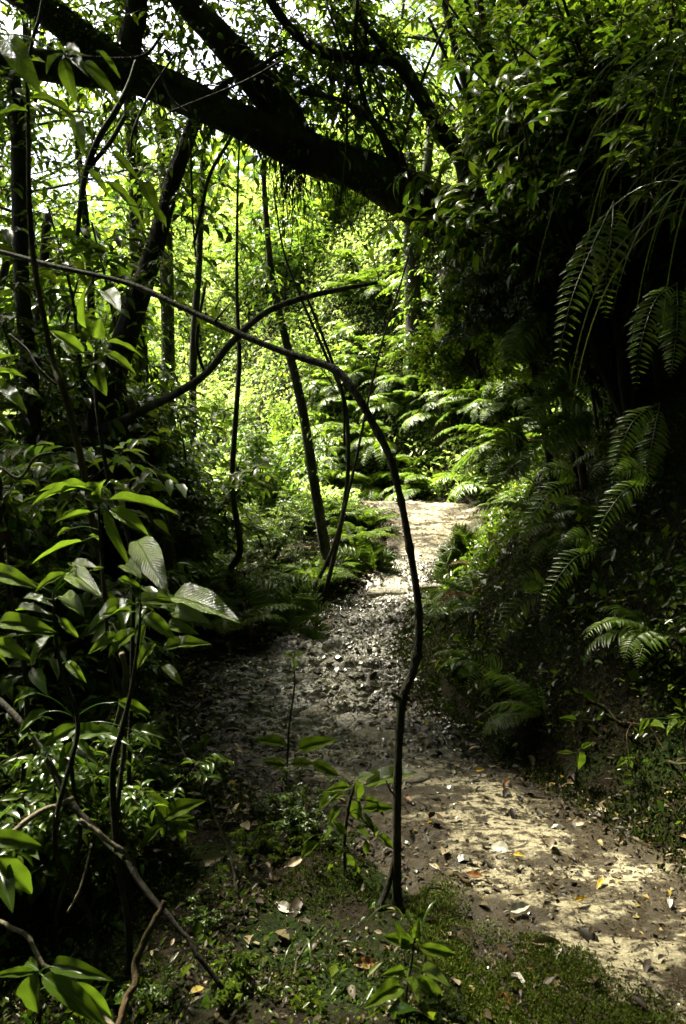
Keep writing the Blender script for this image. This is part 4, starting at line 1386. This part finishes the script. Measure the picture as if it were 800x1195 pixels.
NRM = np.array([-.35, -.85, .5])
fern_traced('glossy fern with one big zigzag frond hanging down the dark bank', (716, 240), 3.6, [[(716, 235, 3.75), (690, 290, 3.6), (668, 345, 3.5), (656, 395, 3.48), (650, 440, 3.5)], [(716, 235, 3.75), (712, 285, 3.6), (707, 330, 3.55), (706, 372, 3.6)]], .115, 24, pw=.23, up=NRM)
fern_traced('broad feathery fern fanning from the middle of the bank', (690, 470), 4.3, [[(690, 475, 4.5), (660, 462, 4.3), (630, 475, 4.2), (608, 505, 4.15)], [(690, 475, 4.5), (655, 440, 4.4), (618, 452, 4.3)], [(690, 480, 4.5), (660, 490, 4.3), (630, 520, 4.2), (600, 560, 4.2)], [(690, 475, 4.5), (670, 500, 4.4), (650, 530, 4.3)]], .16, 22, 'double', up=NRM)
fern_traced('hanging fern in the shadow left of the zigzag fern'.replace(' left of', ' beside'), (640, 360), 4.6, [[(640, 360, 4.7), (612, 385, 4.6), (595, 420, 4.55), (588, 455, 4.55)], [(640, 360, 4.7), (600, 400, 4.6), (572, 415, 4.6)]], .13, 22, up=NRM)
fern_traced('bright fern drooping over the sunlit end of the bank', (620, 520), 5.3, [[(620, 525, 5.5), (590, 520, 5.3), (565, 545, 5.2)], [(620, 530, 5.5), (595, 545, 5.3), (570, 580, 5.2)], [(620, 525, 5.5), (600, 505, 5.3), (575, 512, 5.2)]], .17, 20, 'double', up=NRM)
fern_traced('small bright fern fanned out low on the bank', (592, 800), 4.2, [[(594, 800, 4.3), (578, 782, 4.2), (560, 772, 4.15), (540, 764, 4.15)], [(594, 800, 4.3), (575, 792, 4.2), (556, 794, 4.15), (540, 802, 4.1)], [(594, 800, 4.3), (580, 806, 4.2), (566, 818, 4.15)]], .085, 18, up=NRM)
fern_traced('pale fern with curved ladder fronds at the left path edge'.replace(' left', ' valley side'), (336, 745), 6.0, [[(336, 745), (345, 715), (362, 700), (388, 712)], [(336, 745), (338, 705), (352, 680), (376, 678, 5.9)], [(336, 745), (325, 715), (308, 706), (292, 722)], [(336, 745), (318, 700), (295, 680), (278, 672)], [(336, 745), (352, 730), (372, 735), (385, 748)]], .20, 20, up=UP + np.array([0, -.9, 0]))
fern_traced('bright feathery fern leaning into the path beyond the ladder fern', (440, 700), 7.6, [[(440, 690), (420, 655), (395, 645), (372, 655)], [(440, 690), (432, 640), (418, 625)], [(440, 690), (450, 650), (462, 648)], [(440, 690), (405, 660), (385, 672)]], .24, 18, 'double', up=UP + np.array([0, -.9, 0]))
fern_traced('fern spilling from the bank onto the step in the path', (548, 650), 7.2, [[(548, 655), (530, 640), (512, 650)], [(548, 655), (525, 655), (505, 675)], [(548, 655), (535, 670), (520, 690)], [(548, 655), (540, 625), (528, 612)]], .2, 18, 'double', up=NRM)
for i, (q, d) in enumerate([((675, 560), 3.9), ((760, 560), 3.6), ((700, 640), 3.7), ((640, 690), 4.3)]):
    lb = ['dim narrow fern sloping down the shaded bank', 'dark fern deep in the bank shadow', 'shaded fern with a single long frond on the mid bank', 'small dull fern above the bright fanned fern'][i]
    fern_traced(lb, q, d, [[(q[0], q[1], d), (q[0] - 30, q[1] + 12, d - .1), (q[0] - 55, q[1] + 45, d - .15), (q[0] - 70, q[1] + 85, d - .15)], [(q[0], q[1], d), (q[0] - 20, q[1] - 14, d - .1), (q[0] - 45, q[1] - 8, d - .15)]], .09, 20, up=NRM)


def spot(px, py, d):
    p = P(px, py, d)
    return np.array([p[0], p[1], float(terr(p[0], p[1])) - .02])


# ferns standing on the far bank, around the gully and along the verge
FR = np.random.default_rng(5)
n = 0
for k in range(1500):
    y = FR.uniform(10.6, 15)
    xr_ = float(xlr(y)[1])
    x = xr_ + FR.uniform(.05, 3.4)
    if not (380 < 400 + x / y * F < 640) or n >= 85:
        continue
    z = float(terr(x, y))
    pr, kind = [(FERN_D, 'feathery'), (FERN_C, 'ladder'), (FERN_B, 'feathery')][k % 3]
    place(pr, 'fern', f'sunlit {kind} fern covering the bank past the end of the path', 'fern', (x, y, z), FR.uniform(-.5, .9), FR.uniform(.8, 1.35), f'{kind} ferns on the sunlit bank')
    n += 1
n = 0
for k in range(200):
    y = FR.uniform(5.6, 10.5)
    x = float(xlr(y)[0]) - FR.uniform(.15, 1.9)
    if n >= 30:
        break
    z = float(terr(x, y))
    pr, kind = [(FERN_A, 'ladder'), (FERN_B, 'feathery'), (FERN_A, 'ladder'), (FERN_B, 'feathery'), (FERN_OLD, 'half withered')][k % 5]
    place(pr, 'fern', f'{kind} fern in the shaded gully between the thicket and the path', 'fern', (x, y, z), FR.uniform(0, 6), FR.uniform(.55, .95), f'{kind} ferns in the gully')
    n += 1
n = 0
for k in range(300):
    y = FR.uniform(2.6, 10)
    s = FR.uniform(.12, 2.6)
    x = float(xlr(y)[1]) + s
    if n >= 62 or abs(x / y) > .5:
        continue
    z = float(terr(x, y))
    pr, kind = [(FERN_C, 'ladder'), (FERN_D, 'feathery'), (FERN_C, 'ladder'), (FERN_D, 'feathery'), (FERN_OLD, 'half withered')][k % 5]
    place(pr, 'fern', f'shaded {kind} fern rooted in the steep bank above the path', 'fern', (x, y, z), FR.uniform(-.7, .7), FR.uniform(.22, .75), f'{kind} ferns on the shaded bank')
    n += 1

for k, (x, y, lb) in enumerate([(1.15, 3.6, 'thin root looping out of the lower bank'), (1.5, 4.4, 'bare rootlet trailing down the shaded bank'), (1.75, 3.9, 'forked dead twig caught in the bank creepers'), (1.25, 5.3, 'brown dead stem sticking out of the mid bank'),
                               (2.0, 4.6, 'long dead frond stalk hanging on the dark bank'), (1.5, 6.2, 'pale dead twig near the sunlit end of the bank'), (1.35, 3.2, 'short snapped twig low on the bank')]):
    z = float(terr(x, y))
    p = [np.array([x, y, z + .02])]
    d = nz(np.array([-.5, -.5, .3 if k % 2 else -.4]) + FR.normal(size=3) * .35)
    for q in range(6):
        p.append(p[-1] + d * .09)
        d = nz(d + np.array([-.02, -.06, -.28]) + FR.normal(size=3) * .28)
        p[-1][2] = max(p[-1][2], float(terr(p[-1][0], p[-1][1])) + .02)
    c = smooth(p, 5)
    mb = MB()
    tube(mb, c, np.linspace(.007, .002, len(c)), 6, .2, k)
    m_ = c[len(c) // 2]
    tube(mb, smooth([m_, m_ + np.array([-.05, -.08, -.02]), m_ + np.array([-.06, -.14, -.09])], 4), np.linspace(.003, .001, 9), 5)
    o = obj('dead_twig', mb, DEADWOOD if k % 2 else BARK_BROWN, origin=c[0])
    tag(o, lb, 'twig', 'roots and dead twigs on the bank')

# long grass hanging down the upper bank
def tussock(base, n, L, w, label, fan=.5, side=np.array([-.45, -.3, 0])):
    mb = MB()
    for k in range(n):
        d = nz(side + R.normal(size=3) * np.array([.45, .45, .1]) + np.array([0, 0, R.uniform(-.1, fan)]))
        p = [np.asarray(base) + R.normal(size=3) * .05]
        l = L * R.uniform(.5, 1.1)
        for s in range(8):
            p.append(p[-1] + d * l / 8)
            d = nz(d + np.array([0, 0, -.42]))
        c = smooth(p, 2)
        m_ = len(c)
        T_ = nz(np.gradient(c, axis=0))
        sd = nz(np.cross(T_, np.array([.2, -.9, .4]) + R.normal(size=3) * .3))
        ww = w * np.sin(np.linspace(.35, math.pi, m_))[:, None] * R.uniform(.6, 1.1)
        up_ = np.cross(sd, T_)
        V = np.stack([c - sd * ww, c + up_ * ww * .3, c + sd * ww], 1).reshape(-1, 3)
        i = np.arange(m_ - 1)[:, None] * 3
        f = np.concatenate([np.concatenate([i, i + 1, i + 4, i + 3], 1), np.concatenate([i + 1, i + 2, i + 5, i + 4], 1)])
        mb.add(V, [f])
    o = obj('grass_tussock', mb, GRASS, origin=np.asarray(base))
    tag(o, label, 'grass', 'grass tussocks of the upper bank')


tussock(P(820, 90, 3.4), 26, 1.1, .003, 'long bladed tussock cascading from the top corner of the bank')
tussock(P(850, 230, 3.3), 26, 1.1, .003, 'dense tussock hanging below the cascading one', 1.1)
tussock(P(740, 160, 4.2), 14, 1.0, .003, 'thin tussock trailing above the zigzag fern')
fern_traced('dark fern hanging in the deep shade under the long tussock', (790, 330), 3.6, [[(790, 330, 3.7), (765, 350, 3.6), (748, 400, 3.5), (742, 455, 3.5)], [(790, 330, 3.7), (790, 380, 3.6), (782, 440, 3.55)]], .1, 24, pw=.22, up=NRM)
fern_traced('dim fern drooping from the black wall of the bank', (770, 470), 3.7, [[(770, 470, 3.8), (740, 490, 3.7), (722, 530, 3.65), (715, 575, 3.65)], [(770, 470, 3.8), (760, 520, 3.7), (750, 580, 3.65)]], .09, 24, pw=.22, up=NRM)
tussock(P(560, 190, 5.3), 18, .5, .003, 'small tussock perched on the leaning trunk', 1.1, np.array([-.2, -.7, 0]))
p = ground_at(492, 1095)
tussock(p, 16, .22, .003, 'small tuft of grass beside the bright seedling', 1.4, np.array([0, -.1, .5]))
p = ground_at(372, 1120)
tussock(p, 14, .2, .0025, 'fine grass tuft in the shaded moss', 1.4, np.array([0, -.1, .5]))

# ------------------------------------------------------------------ thicket, shrubs and trees around
TR = np.random.default_rng(17)


def bushes(n, fn, protos, group, scale, ok=None, deep=0.03):
    c = 0
    for _ in range(n * 40):
        if c >= n:
            break
        x, y = fn()
        if ok and not ok(x, y):
            continue
        z = float(terr(x, y)) - deep
        pr, nm, lb, cat = protos[TR.integers(len(protos))]
        place(pr, nm, lb, cat, (x, y, z), TR.uniform(0, 6.28), TR.uniform(*scale), group + ': ' + lb, (TR.normal(0, .07), TR.normal(0, .07)))
        c += 1


def off_path(x, y, m=.35):
    xl, xr = xlr(y)
    return x < xl - m or x > xr + m


def vis(x, y, lo=-.62, hi=.62):
    return lo < x / max(y, .1) < hi


S_ = lambda pr, lb, nm='shrub', cat='shrub': (pr, nm, lb, cat)
# valley side thicket
bushes(26, lambda: (TR.uniform(-3.4, -1.1), TR.uniform(3.2, 7.5)), [S_(BUSH_TALL, 'tall dark shrub with drooping glossy leaves in the valley thicket'), S_(BUSH_BROAD, 'broad dark shrub filling the valley thicket'), S_(BUSH_MID, 'green shrub with many stems in the valley thicket')],
       'valley thicket', (.75, 1.25), lambda x, y: vis(x, y) and x < float(xlr(y)[0]) - .5 and x / y < -.12)
bushes(4, lambda: (TR.uniform(-1.9, -1.1), TR.uniform(3.0, 4.2)), [S_(BUSH_BIG, 'glossy shrub with big oval leaves crowding the shaded verge')], 'verge', (.5, .75), lambda x, y: x / y < -.33 and vis(x, y) and x < float(xlr(y)[0]) - .3)
bushes(30, lambda: (TR.uniform(-2.0, -.45), TR.uniform(1.9, 4.2)), [S_(BUSH_SMALL, 'low dark shrub with small leaves beside the trodden path'), S_(BUSH_BROAD, 'low broad leaved shrub on the shaded verge'), S_(BUSH_FINE, 'fine leaved green bush low on the shaded verge')],
       'shaded verge', (.3, .55), lambda x, y: y > 2.4 and vis(x, y, -.7) and x < float(xlr(y)[0]) - (.35 if y > 2.6 else .7) and x / y < -.22)
bushes(24, lambda: (TR.uniform(-3.5, 0), TR.uniform(6, 11)), [S_(BUSH_FINE, 'fine leaved bush in the gully beside the path'), S_(BUSH_MID, 'leafy green bush in the gully behind the ferns'), S_(BUSH_SMALL, 'small leafy bush low in the gully')],
       'gully', (.5, .95), lambda x, y: vis(x, y) and x < float(xlr(y)[0]) - .55)
bushes(20, lambda: (TR.uniform(-2.2, 0), TR.uniform(4.2, 7.6)), [S_(BUSH_FINE, 'fine leaved bush crowding the valley side of the path'), S_(BUSH_SMALL, 'small glossy bush crowding the valley side of the path')],
       'path edge', (.35, .7), lambda x, y: float(xlr(y)[0]) - 1.1 < x < float(xlr(y)[0]) - .28)
TR2 = TR
TR = np.random.default_rng(77)
bushes(22, lambda: (TR.uniform(-1.0, .15), TR.uniform(1.9, 3.6)), [S_(BUSH_SMALL, 'tiny weedy seedling on the littered forest floor', 'seedling', 'plant'), S_(BUSH_WEED, 'tiny bright weed on the littered forest floor', 'seedling', 'plant')],
       'floor', (.22, .5), lambda x, y: x < float(xlr(y)[0]) - .1 and not (abs(x / y - .068) < .05))
TR = TR2
# sunlit hillside behind
bushes(110, lambda: (TR.uniform(-9, 5), TR.uniform(11.5, 24)), [S_(BUSH_PALE, 'yellow green bush glowing on the sunlit slope'), S_(BUSH_MID, 'mid green bush on the sunlit slope'), S_(BUSH_FINE, 'fine leaved bush on the sunlit slope')],
       'sunlit slope', (.8, 1.7), lambda x, y: vis(x, y) and off_path(x, y, .5) and not (y < 15 and x > float(xlr(y)[1]) and x / y > .04))
# upper bank
bushes(34, lambda: (TR.uniform(1.2, 6), TR.uniform(3, 12)), [S_(BUSH_FINE, 'dark fine leaved bush clinging to the upper bank'), S_(BUSH_TALL, 'tall glossy shrub overhanging the upper bank'), S_(BUSH_SMALL, 'small tufted shrub on the upper bank'), S_(BUSH_BROAD, 'dark broad leaved shrub on the upper bank')],
       'upper bank', (.6, 1.15), lambda x, y: vis(x, y) and x > float(xlr(y)[1]) + 1.5)
bushes(18, lambda: (TR.uniform(1.3, 2.9), TR.uniform(3.9, 6.6)), [S_(BUSH_TALL, 'tall dark shrub crowding the shaded top of the bank'), S_(BUSH_TALLFINE, 'tall fine leaved shrub crowding the shaded top of the bank')],
       'bank top', (.9, 1.3), lambda x, y: .30 < x / y < .5 and x > float(xlr(y)[1]) + .9)
for i, (px, py, d, sc, rx, lb) in enumerate([(605, 345, 5.1, .7, 2.2, 'dark epiphytic shrub hanging below the root end of the leaning tree'), (640, 290, 5.0, .7, .4, 'glossy small leaved shrub sprouting from the leaning trunk base'), (650, 370, 4.7, .8, 2.0, 'drooping dark shrub under the canes'),
                                            (690, 330, 4.4, .9, 1.2, 'dark shrub behind the zigzag fern'), (600, 420, 5.4, .8, 1.9, 'trailing dark shrub in the hollow of the bank'),
                                            (650, 270, 4.6, .8, .3, 'leafy dark shrub between the stout canes'), (560, 440, 6.2, .8, 1.2, 'shaded shrub above the sunlit ferns'), (740, 300, 4.0, .8, .8, 'dim shrub under the hanging grass')]):
    place(BUSH_FDARK if i % 2 == 0 else BUSH_BROAD, 'shrub', lb, 'shrub', P(px, py, d), TR.uniform(0, 6), sc, 'shrubs hanging on the upper bank', (TR.uniform(-.3, .3), -rx * .6))
# trees
TREES = [(-2.3, 7.1, TREE_E, 0), (-3.7, 8.1, TREE_E, 0), (-4.9, 7.2, TREE_E, 0), (-3.2, 6.0, TREE_E, 0), (2.3, 13.8, TREE_A, 3), (2.0, 12.6, TREE_B, 3), (3.0, 12.4, TREE_E, 3), (-5.5, 9, TREE_A, 0), (-6.8, 11.5, TREE_B, 0), (-8.5, 13, TREE_B, 1), (-6.6, 16.5, TREE_A, 1), (.5, 17, TREE_B, 2), (1.4, 14.6, TREE_A, 2), (2.6, 11.5, TREE_B, 3), (3.9, 9.0, TREE_D, 3),
         (4.2, 13, TREE_A, 3), (1.0, 18, TREE_C, 2), (-3.8, 19, TREE_C, 2), (-8, 20, TREE_A, 1), (3.2, 18, TREE_B, 2), (6.5, 15, TREE_C, 3), (5.2, 7.2, TREE_D, 3), (-4.4, 8.4, TREE_D, 0), (2.9, 7.0, TREE_D, 3), (3.6, 6.0, TREE_D, 3), (2.7, 9.3, TREE_A, 3), (4.8, 10.5, TREE_B, 3),
         (-1.8, 23, TREE_B, 2), (-6, 26, TREE_B, 1), (2, 26, TREE_A, 2), (-10.5, 16, TREE_A, 1), (-12, 24, TREE_B, 1), (6, 22, TREE_B, 2)]
TL = ['shade tree with a dense crown above the valley thicket', 'tree standing down in the valley under the bright sky', 'tree lit from above on the slope behind the path end', 'tree leaning out from the top of the bank']
for x, y, pr, g in TREES:
    kinds = {id(TREE_A): 'tall', id(TREE_B): 'wide crowned', id(TREE_C): 'yellow green', id(TREE_D): 'dark leaved', id(TREE_E): 'slender high crowned'}
    lb = kinds[id(pr)] + ' ' + TL[g]
    place(pr, 'forest_tree', lb, 'tree', (x, y, float(terr(x, y)) - .1), TR.uniform(0, 6.28), TR.uniform(.85, 1.1), 'forest trees: ' + lb)

# ------------------------------------------------------------------ stones and single fallen leaves
def stone(px, py, rx, ry, rz, label):
    p = ground_at(px, py)
    u_, v_ = np.meshgrid(np.linspace(0, 2 * math.pi, 26, endpoint=False), np.linspace(.02, math.pi - .02, 16))
    dx, dy, dz = np.cos(u_) * np.sin(v_), np.sin(u_) * np.sin(v_), np.cos(v_)
    s0 = px * .37
    rr = 1 + .5 * fbm(dx * 1.2 + dz + s0, dy * 1.2 - dz * .7, 1.3, 91, 4)
    pw = lambda a: np.sign(a) * np.abs(a) ** .8
    V = np.stack([pw(dx) * rx * rr, pw(dy) * ry * rr, pw(dz) * rz * rr], -1).reshape(-1, 3)
    V = V + np.array([p[0], p[1], float(path_z(p[0], p[1])) - rz * .35])
    i = np.arange(15)[:, None] * 26
    j = np.arange(26)[None]
    k = (j + 1) % 26
    mb = MB()
    mb.add(V, [np.stack([i + j, i + 26 + j, i + 26 + k, i + k], -1).reshape(-1, 4)])
    o = obj('stone', mb, STONE, origin=V.mean(0))
    tag(o, label, 'stone', 'stones in the path')


STONE = bark_mat('worn_stone', (.09, .085, .065), (.30, .27, .20), None, 45, .5, .7, 1)
stone(445, 858, .20, .13, .06, 'large flat worn stone half buried across the path')
stone(370, 832, .10, .07, .05, 'dark topped stone sunk in the path above the seedling')
stone(400, 770, .16, .09, .05, 'low grey stone in the middle of the wet path')
stone(455, 742, .14, .08, .05, 'rounded stone close to the bank side of the path')
stone(350, 795, .12, .07, .04, 'small flat stone among the wet litter')
stone(470, 915, .11, .07, .025, 'pale stone by the bent sapling')
stone(500, 690, .16, .06, .06, 'dark stone edge of the step in the path')
stone(60, 975, .09, .06, .07, 'dark rounded stone in the shaded undergrowth')
stone(452, 692, .2, .08, .07, 'dark stone under the bush at the step')

FL = [(581, 1000, .075, PALE_LEAF, 'white upturned fallen leaf lying bare in the middle of the path', .75), (606, 1080, .07, PALE_LEAF, 'pale curled fallen leaf near the moss edge', .5), (333, 1066, .06, PALE_LEAF, 'cream fallen leaf with a stalk in the dark litter', .6),
      (505, 1022, .04, PALE_LEAF, 'small cream leaf sliver beside the sapling', .3), (642, 924, .035, GOLD_LEAF, 'golden fallen leaf at the bank foot', .55), (655, 913, .03, GOLD_LEAF, 'bright yellow leaf scrap under the seedlings', .5), (605, 1007, .04, GOLD_LEAF, 'yellow green leaf touching the white one', .5),
      (509, 848, .06, GOLD_LEAF, 'orange yellow leaf by the bank corner', .5), (706, 946, .085, TAN_LEAF, 'tan fallen leaf leaning at the bank foot', .7), (668, 918, .07, TAN_LEAF, 'tan curled leaf beside the golden one', .5), (673, 966, .06, TAN_LEAF, 'dull beige leaf on the trodden sand', .6),
      (635, 1120, .10, TAN_LEAF, 'brown curled leaf at the moss edge', .3), (678, 1065, .055, GOLD_LEAF, 'narrow yellow leaf on the sand', .3), (781, 1064, .035, PALE_LEAF, 'small whitish leaf at the far side of the path', .6), (650, 1128, .07, PALE_LEAF, 'grey curled leaf half over the moss', .4),
      (552, 1038, .06, RUST_LEAF, 'rusty leaf beside the small twig', .5), (590, 1175, .065, RUST_LEAF, 'rust brown leaf hanging in the moss', .5), (600, 1155, .09, PALE_LEAF, 'silvery wet leaf on the moss carpet', .25), (476, 950, .05, RUST_LEAF, 'rust coloured leaf right of the sapling'.replace(' right of', ' just beyond'), .5),
      (275, 800, .07, TAN_LEAF, 'pale leaf at the far edge of the litter', .6), (245, 1007, .10, TAN_LEAF, 'large grey fallen leaf among the creepers', .6), (287, 972, .07, TAN_LEAF, 'folded brown leaf near the rosette seedling', .6), (345, 1015, .06, TAN_LEAF, 'greyish leaf in the litter by the leafy plant', .6), (425, 1135, .06, RUST_LEAF, 'orange brown leaf below the sapling foot', .6),
      (700, 1042, .05, GOLD_LEAF, 'faded yellow leaf out on the sandy path', .4), (560, 905, .05, GOLD_LEAF, 'gold leaf in the damp hollow', .5), (590, 925, .05, RUST_LEAF, 'dark rusty leaf in the damp hollow', .5), (520, 1095, .07, TAN_LEAF, 'dull leaf propped in the grass tuft', .5)]
for px, py, ln, mat, lb, w in FL:
    p = ground_at(px, py)
    z = float(path_z(p[0], p[1]))
    mb = MB()
    a = R.uniform(0, 6.28)
    ax = np.array([math.cos(a), math.sin(a) * .7, R.uniform(-.05, .25)])
    nr = nz((UP + np.array([0, -.55, 0]) + rnd(1)[0] * .3)[None])
    put_leaves(mb, (np.array([p[0], p[1], z + .016]) - nz(ax[None])[0] * ln * .5)[None], ax[None], nr, ln, w, LL, curl=np.array([R.uniform(-.3, .35)]))
    b0 = np.array([p[0], p[1], z + .016]) - nz(ax[None])[0] * ln * .5
    tube(mb, smooth([b0, b0 - nz(ax[None])[0] * ln * .15 + UP * .004, b0 - nz(ax[None])[0] * ln * .3 + UP * .002], 3), .0012, 4)
    o = obj('fallen_leaf', mb, mat, origin=b0)
    tag(o, lb, 'leaf', 'single fallen leaves')

# ------------------------------------------------------------------ unseen forest canopy overhead and behind, shaped to hold back light
mb = MB()
CR = np.random.default_rng(3)
n = 60000
x, y, z = CR.uniform(-11, 9, n), CR.uniform(-9, 9.0, n), CR.uniform(6.8, 9.6, n)
hole = np.zeros(n, bool)
sdir = np.array([math.sin(SUN_AZ) / math.tan(SUN_EL), math.cos(SUN_AZ) / math.tan(SUN_EL)])
for hx, hy, hz, hr in SUN_GAPS:          # openings cut where the sun should reach these spots
    hole |= np.hypot(x - hx - sdir[0] * (z - hz), y - hy - sdir[1] * (z - hz)) < hr
for hx, hy, hr in HOLES:
    hole |= np.hypot(x - hx, y - hy) < hr
hole &= CR.random(n) > .06
clump = fbm(x, y, .7, 81, 3) + .5
k = (~hole) & (CR.random(n) < np.clip(clump * 1.9, 0, 1))
x, y, z = x[k], y[k], z[k] + .62 * np.maximum(y[k] - 8.5, 0)
z = np.maximum(z, CAMZ + .66 * y + .5)
n = 16000                                # canopy extended to darken the foliage over the bank
x2, y2 = CR.uniform(-.2, 9, n), CR.uniform(9, 14.5, n)
x3, y3 = CR.normal(-3.6, .7, 450), CR.normal(13.0, .7, 450)  # sparse leaf clump added to shade the far end of the path
x2, y2 = np.append(x2, x3), np.append(y2, y3)
z2 = CAMZ + .66 * y2 + CR.uniform(.3, 2.8, len(x2))
x, y, z = np.append(x, x2), np.append(y, y2), np.append(z, z2)
m = len(x)
d = rnd(m) + np.array([0, 0, -.3])
put_leaves(mb, np.stack([x, y, z], -1), d, UP + rnd(m) * .6, CR.uniform(.22, .5, m), .5, LS)
# unseen leaf wall behind the camera and to the sides, blocks low sky light
n = 42000
a = CR.uniform(math.pi * .84, math.pi * 2.12, n)
r = CR.uniform(5, 8.5, n)
x, y, z = np.cos(a) * r, np.sin(a) * r, CR.uniform(-1.5, 8.5, n)
d = rnd(n)
put_leaves(mb, np.stack([x, y, z], -1), d, UP + rnd(n) * .8, CR.uniform(.2, .45, n), .5, LS)
o = obj('shade_canopy', mb, LEAF_DARK)
tag(o, 'unseen forest canopy and leaf wall shaped to shade the near forest', kind='stuff')

# leafy undergrowth that clothes the far slope
mb = MB()
x, y = CR.uniform(-16, 8, 560000), CR.uniform(9.5, 32, 560000)
xl, xr = xlr(y)
k = ((x > xr + .1) | (x < xl - .3)) & (np.abs(x / y) < .62)
x, y = x[k], y[k]
m = len(x)
hump = fbm(x, y, .9, 86, 3) + .5
pos = np.stack([x, y, terr(x, y) + CR.random(m) ** 1.5 * (.2 + 1.7 * hump ** 1.5 * np.clip((y - 10) / 4, .2, 1))], -1)
put_leaves(mb, pos, rnd(m) + np.array([-.2, -.3, -.3]), UP + rnd(m) * .6, CR.uniform(.04, .11, m), .5, LS)
o = obj('undergrowth', mb, LEAF_PALE)
tag(o, 'low leafy undergrowth covering the sunlit slope', kind='stuff')

# far forest across the valley
mb = MB()
n = 60000
a = CR.uniform(.25 * math.pi, .9 * math.pi, n)
r = CR.uniform(26, 62, n)
x, y = np.cos(a) * r, np.sin(a) * r
z = terr(x, y) + CR.uniform(0, 1, n) ** .7 * (2.0 + 4.5 * (fbm(x, y, .35, 85, 3) + .5))
put_leaves(mb, np.stack([x, y, z], -1), rnd(n), UP * .6 + rnd(n), CR.uniform(.4, .9, n), .55, LS)
o = obj('distant_forest', mb, LEAF_MID)
tag(o, 'mass of far off forest foliage across the valley', kind='stuff')

# ------------------------------------------------------------------ light, sky, render
az, el = SUN_AZ, SUN_EL           # azimuth measured from +Y towards +X
w = bpy.data.worlds.new('World')
scene.world = w
w.use_nodes = True
nt = w.node_tree
bg = nt.nodes['Background']
sky = nt.nodes.new('ShaderNodeTexSky')
sky.sky_type = 'NISHITA'
sky.sun_disc = False
sky.sun_elevation = el
sky.sun_rotation = az
sky.air_density = .8
sky.dust_density = 6.0
sky.ozone_density = .3
nt.links.new(sky.outputs[0], bg.inputs[0])
bg.inputs[1].default_value = SKY
ld = bpy.data.lights.new('sun', 'SUN')
ld.energy = SUN
ld.angle = rad(SUN_ANGLE)
ld.color = (1, .94, .76)
lo = bpy.data.objects.new('sun', ld)
COL.objects.link(lo)
dv = np.array([math.sin(az) * math.cos(el), math.cos(az) * math.cos(el), math.sin(el)])
from mathutils import Vector
lo.rotation_euler = Vector(dv).to_track_quat('Z', 'Y').to_euler()
lo.location = (0, 0, 30)
vs = scene.view_settings
vs.view_transform = 'Standard'
vs.look = 'None'
vs.gamma = 1
vs.exposure = EXPOSURE
vs.use_curve_mapping = False
cy = scene.cycles
cy.max_bounces = 8
cy.diffuse_bounces = 3
cy.glossy_bounces = 3
cy.transmission_bounces = 5
cy.caustics_reflective = False
cy.caustics_refractive = False
cy.use_denoising = True
cy.sample_clamp_indirect = 6
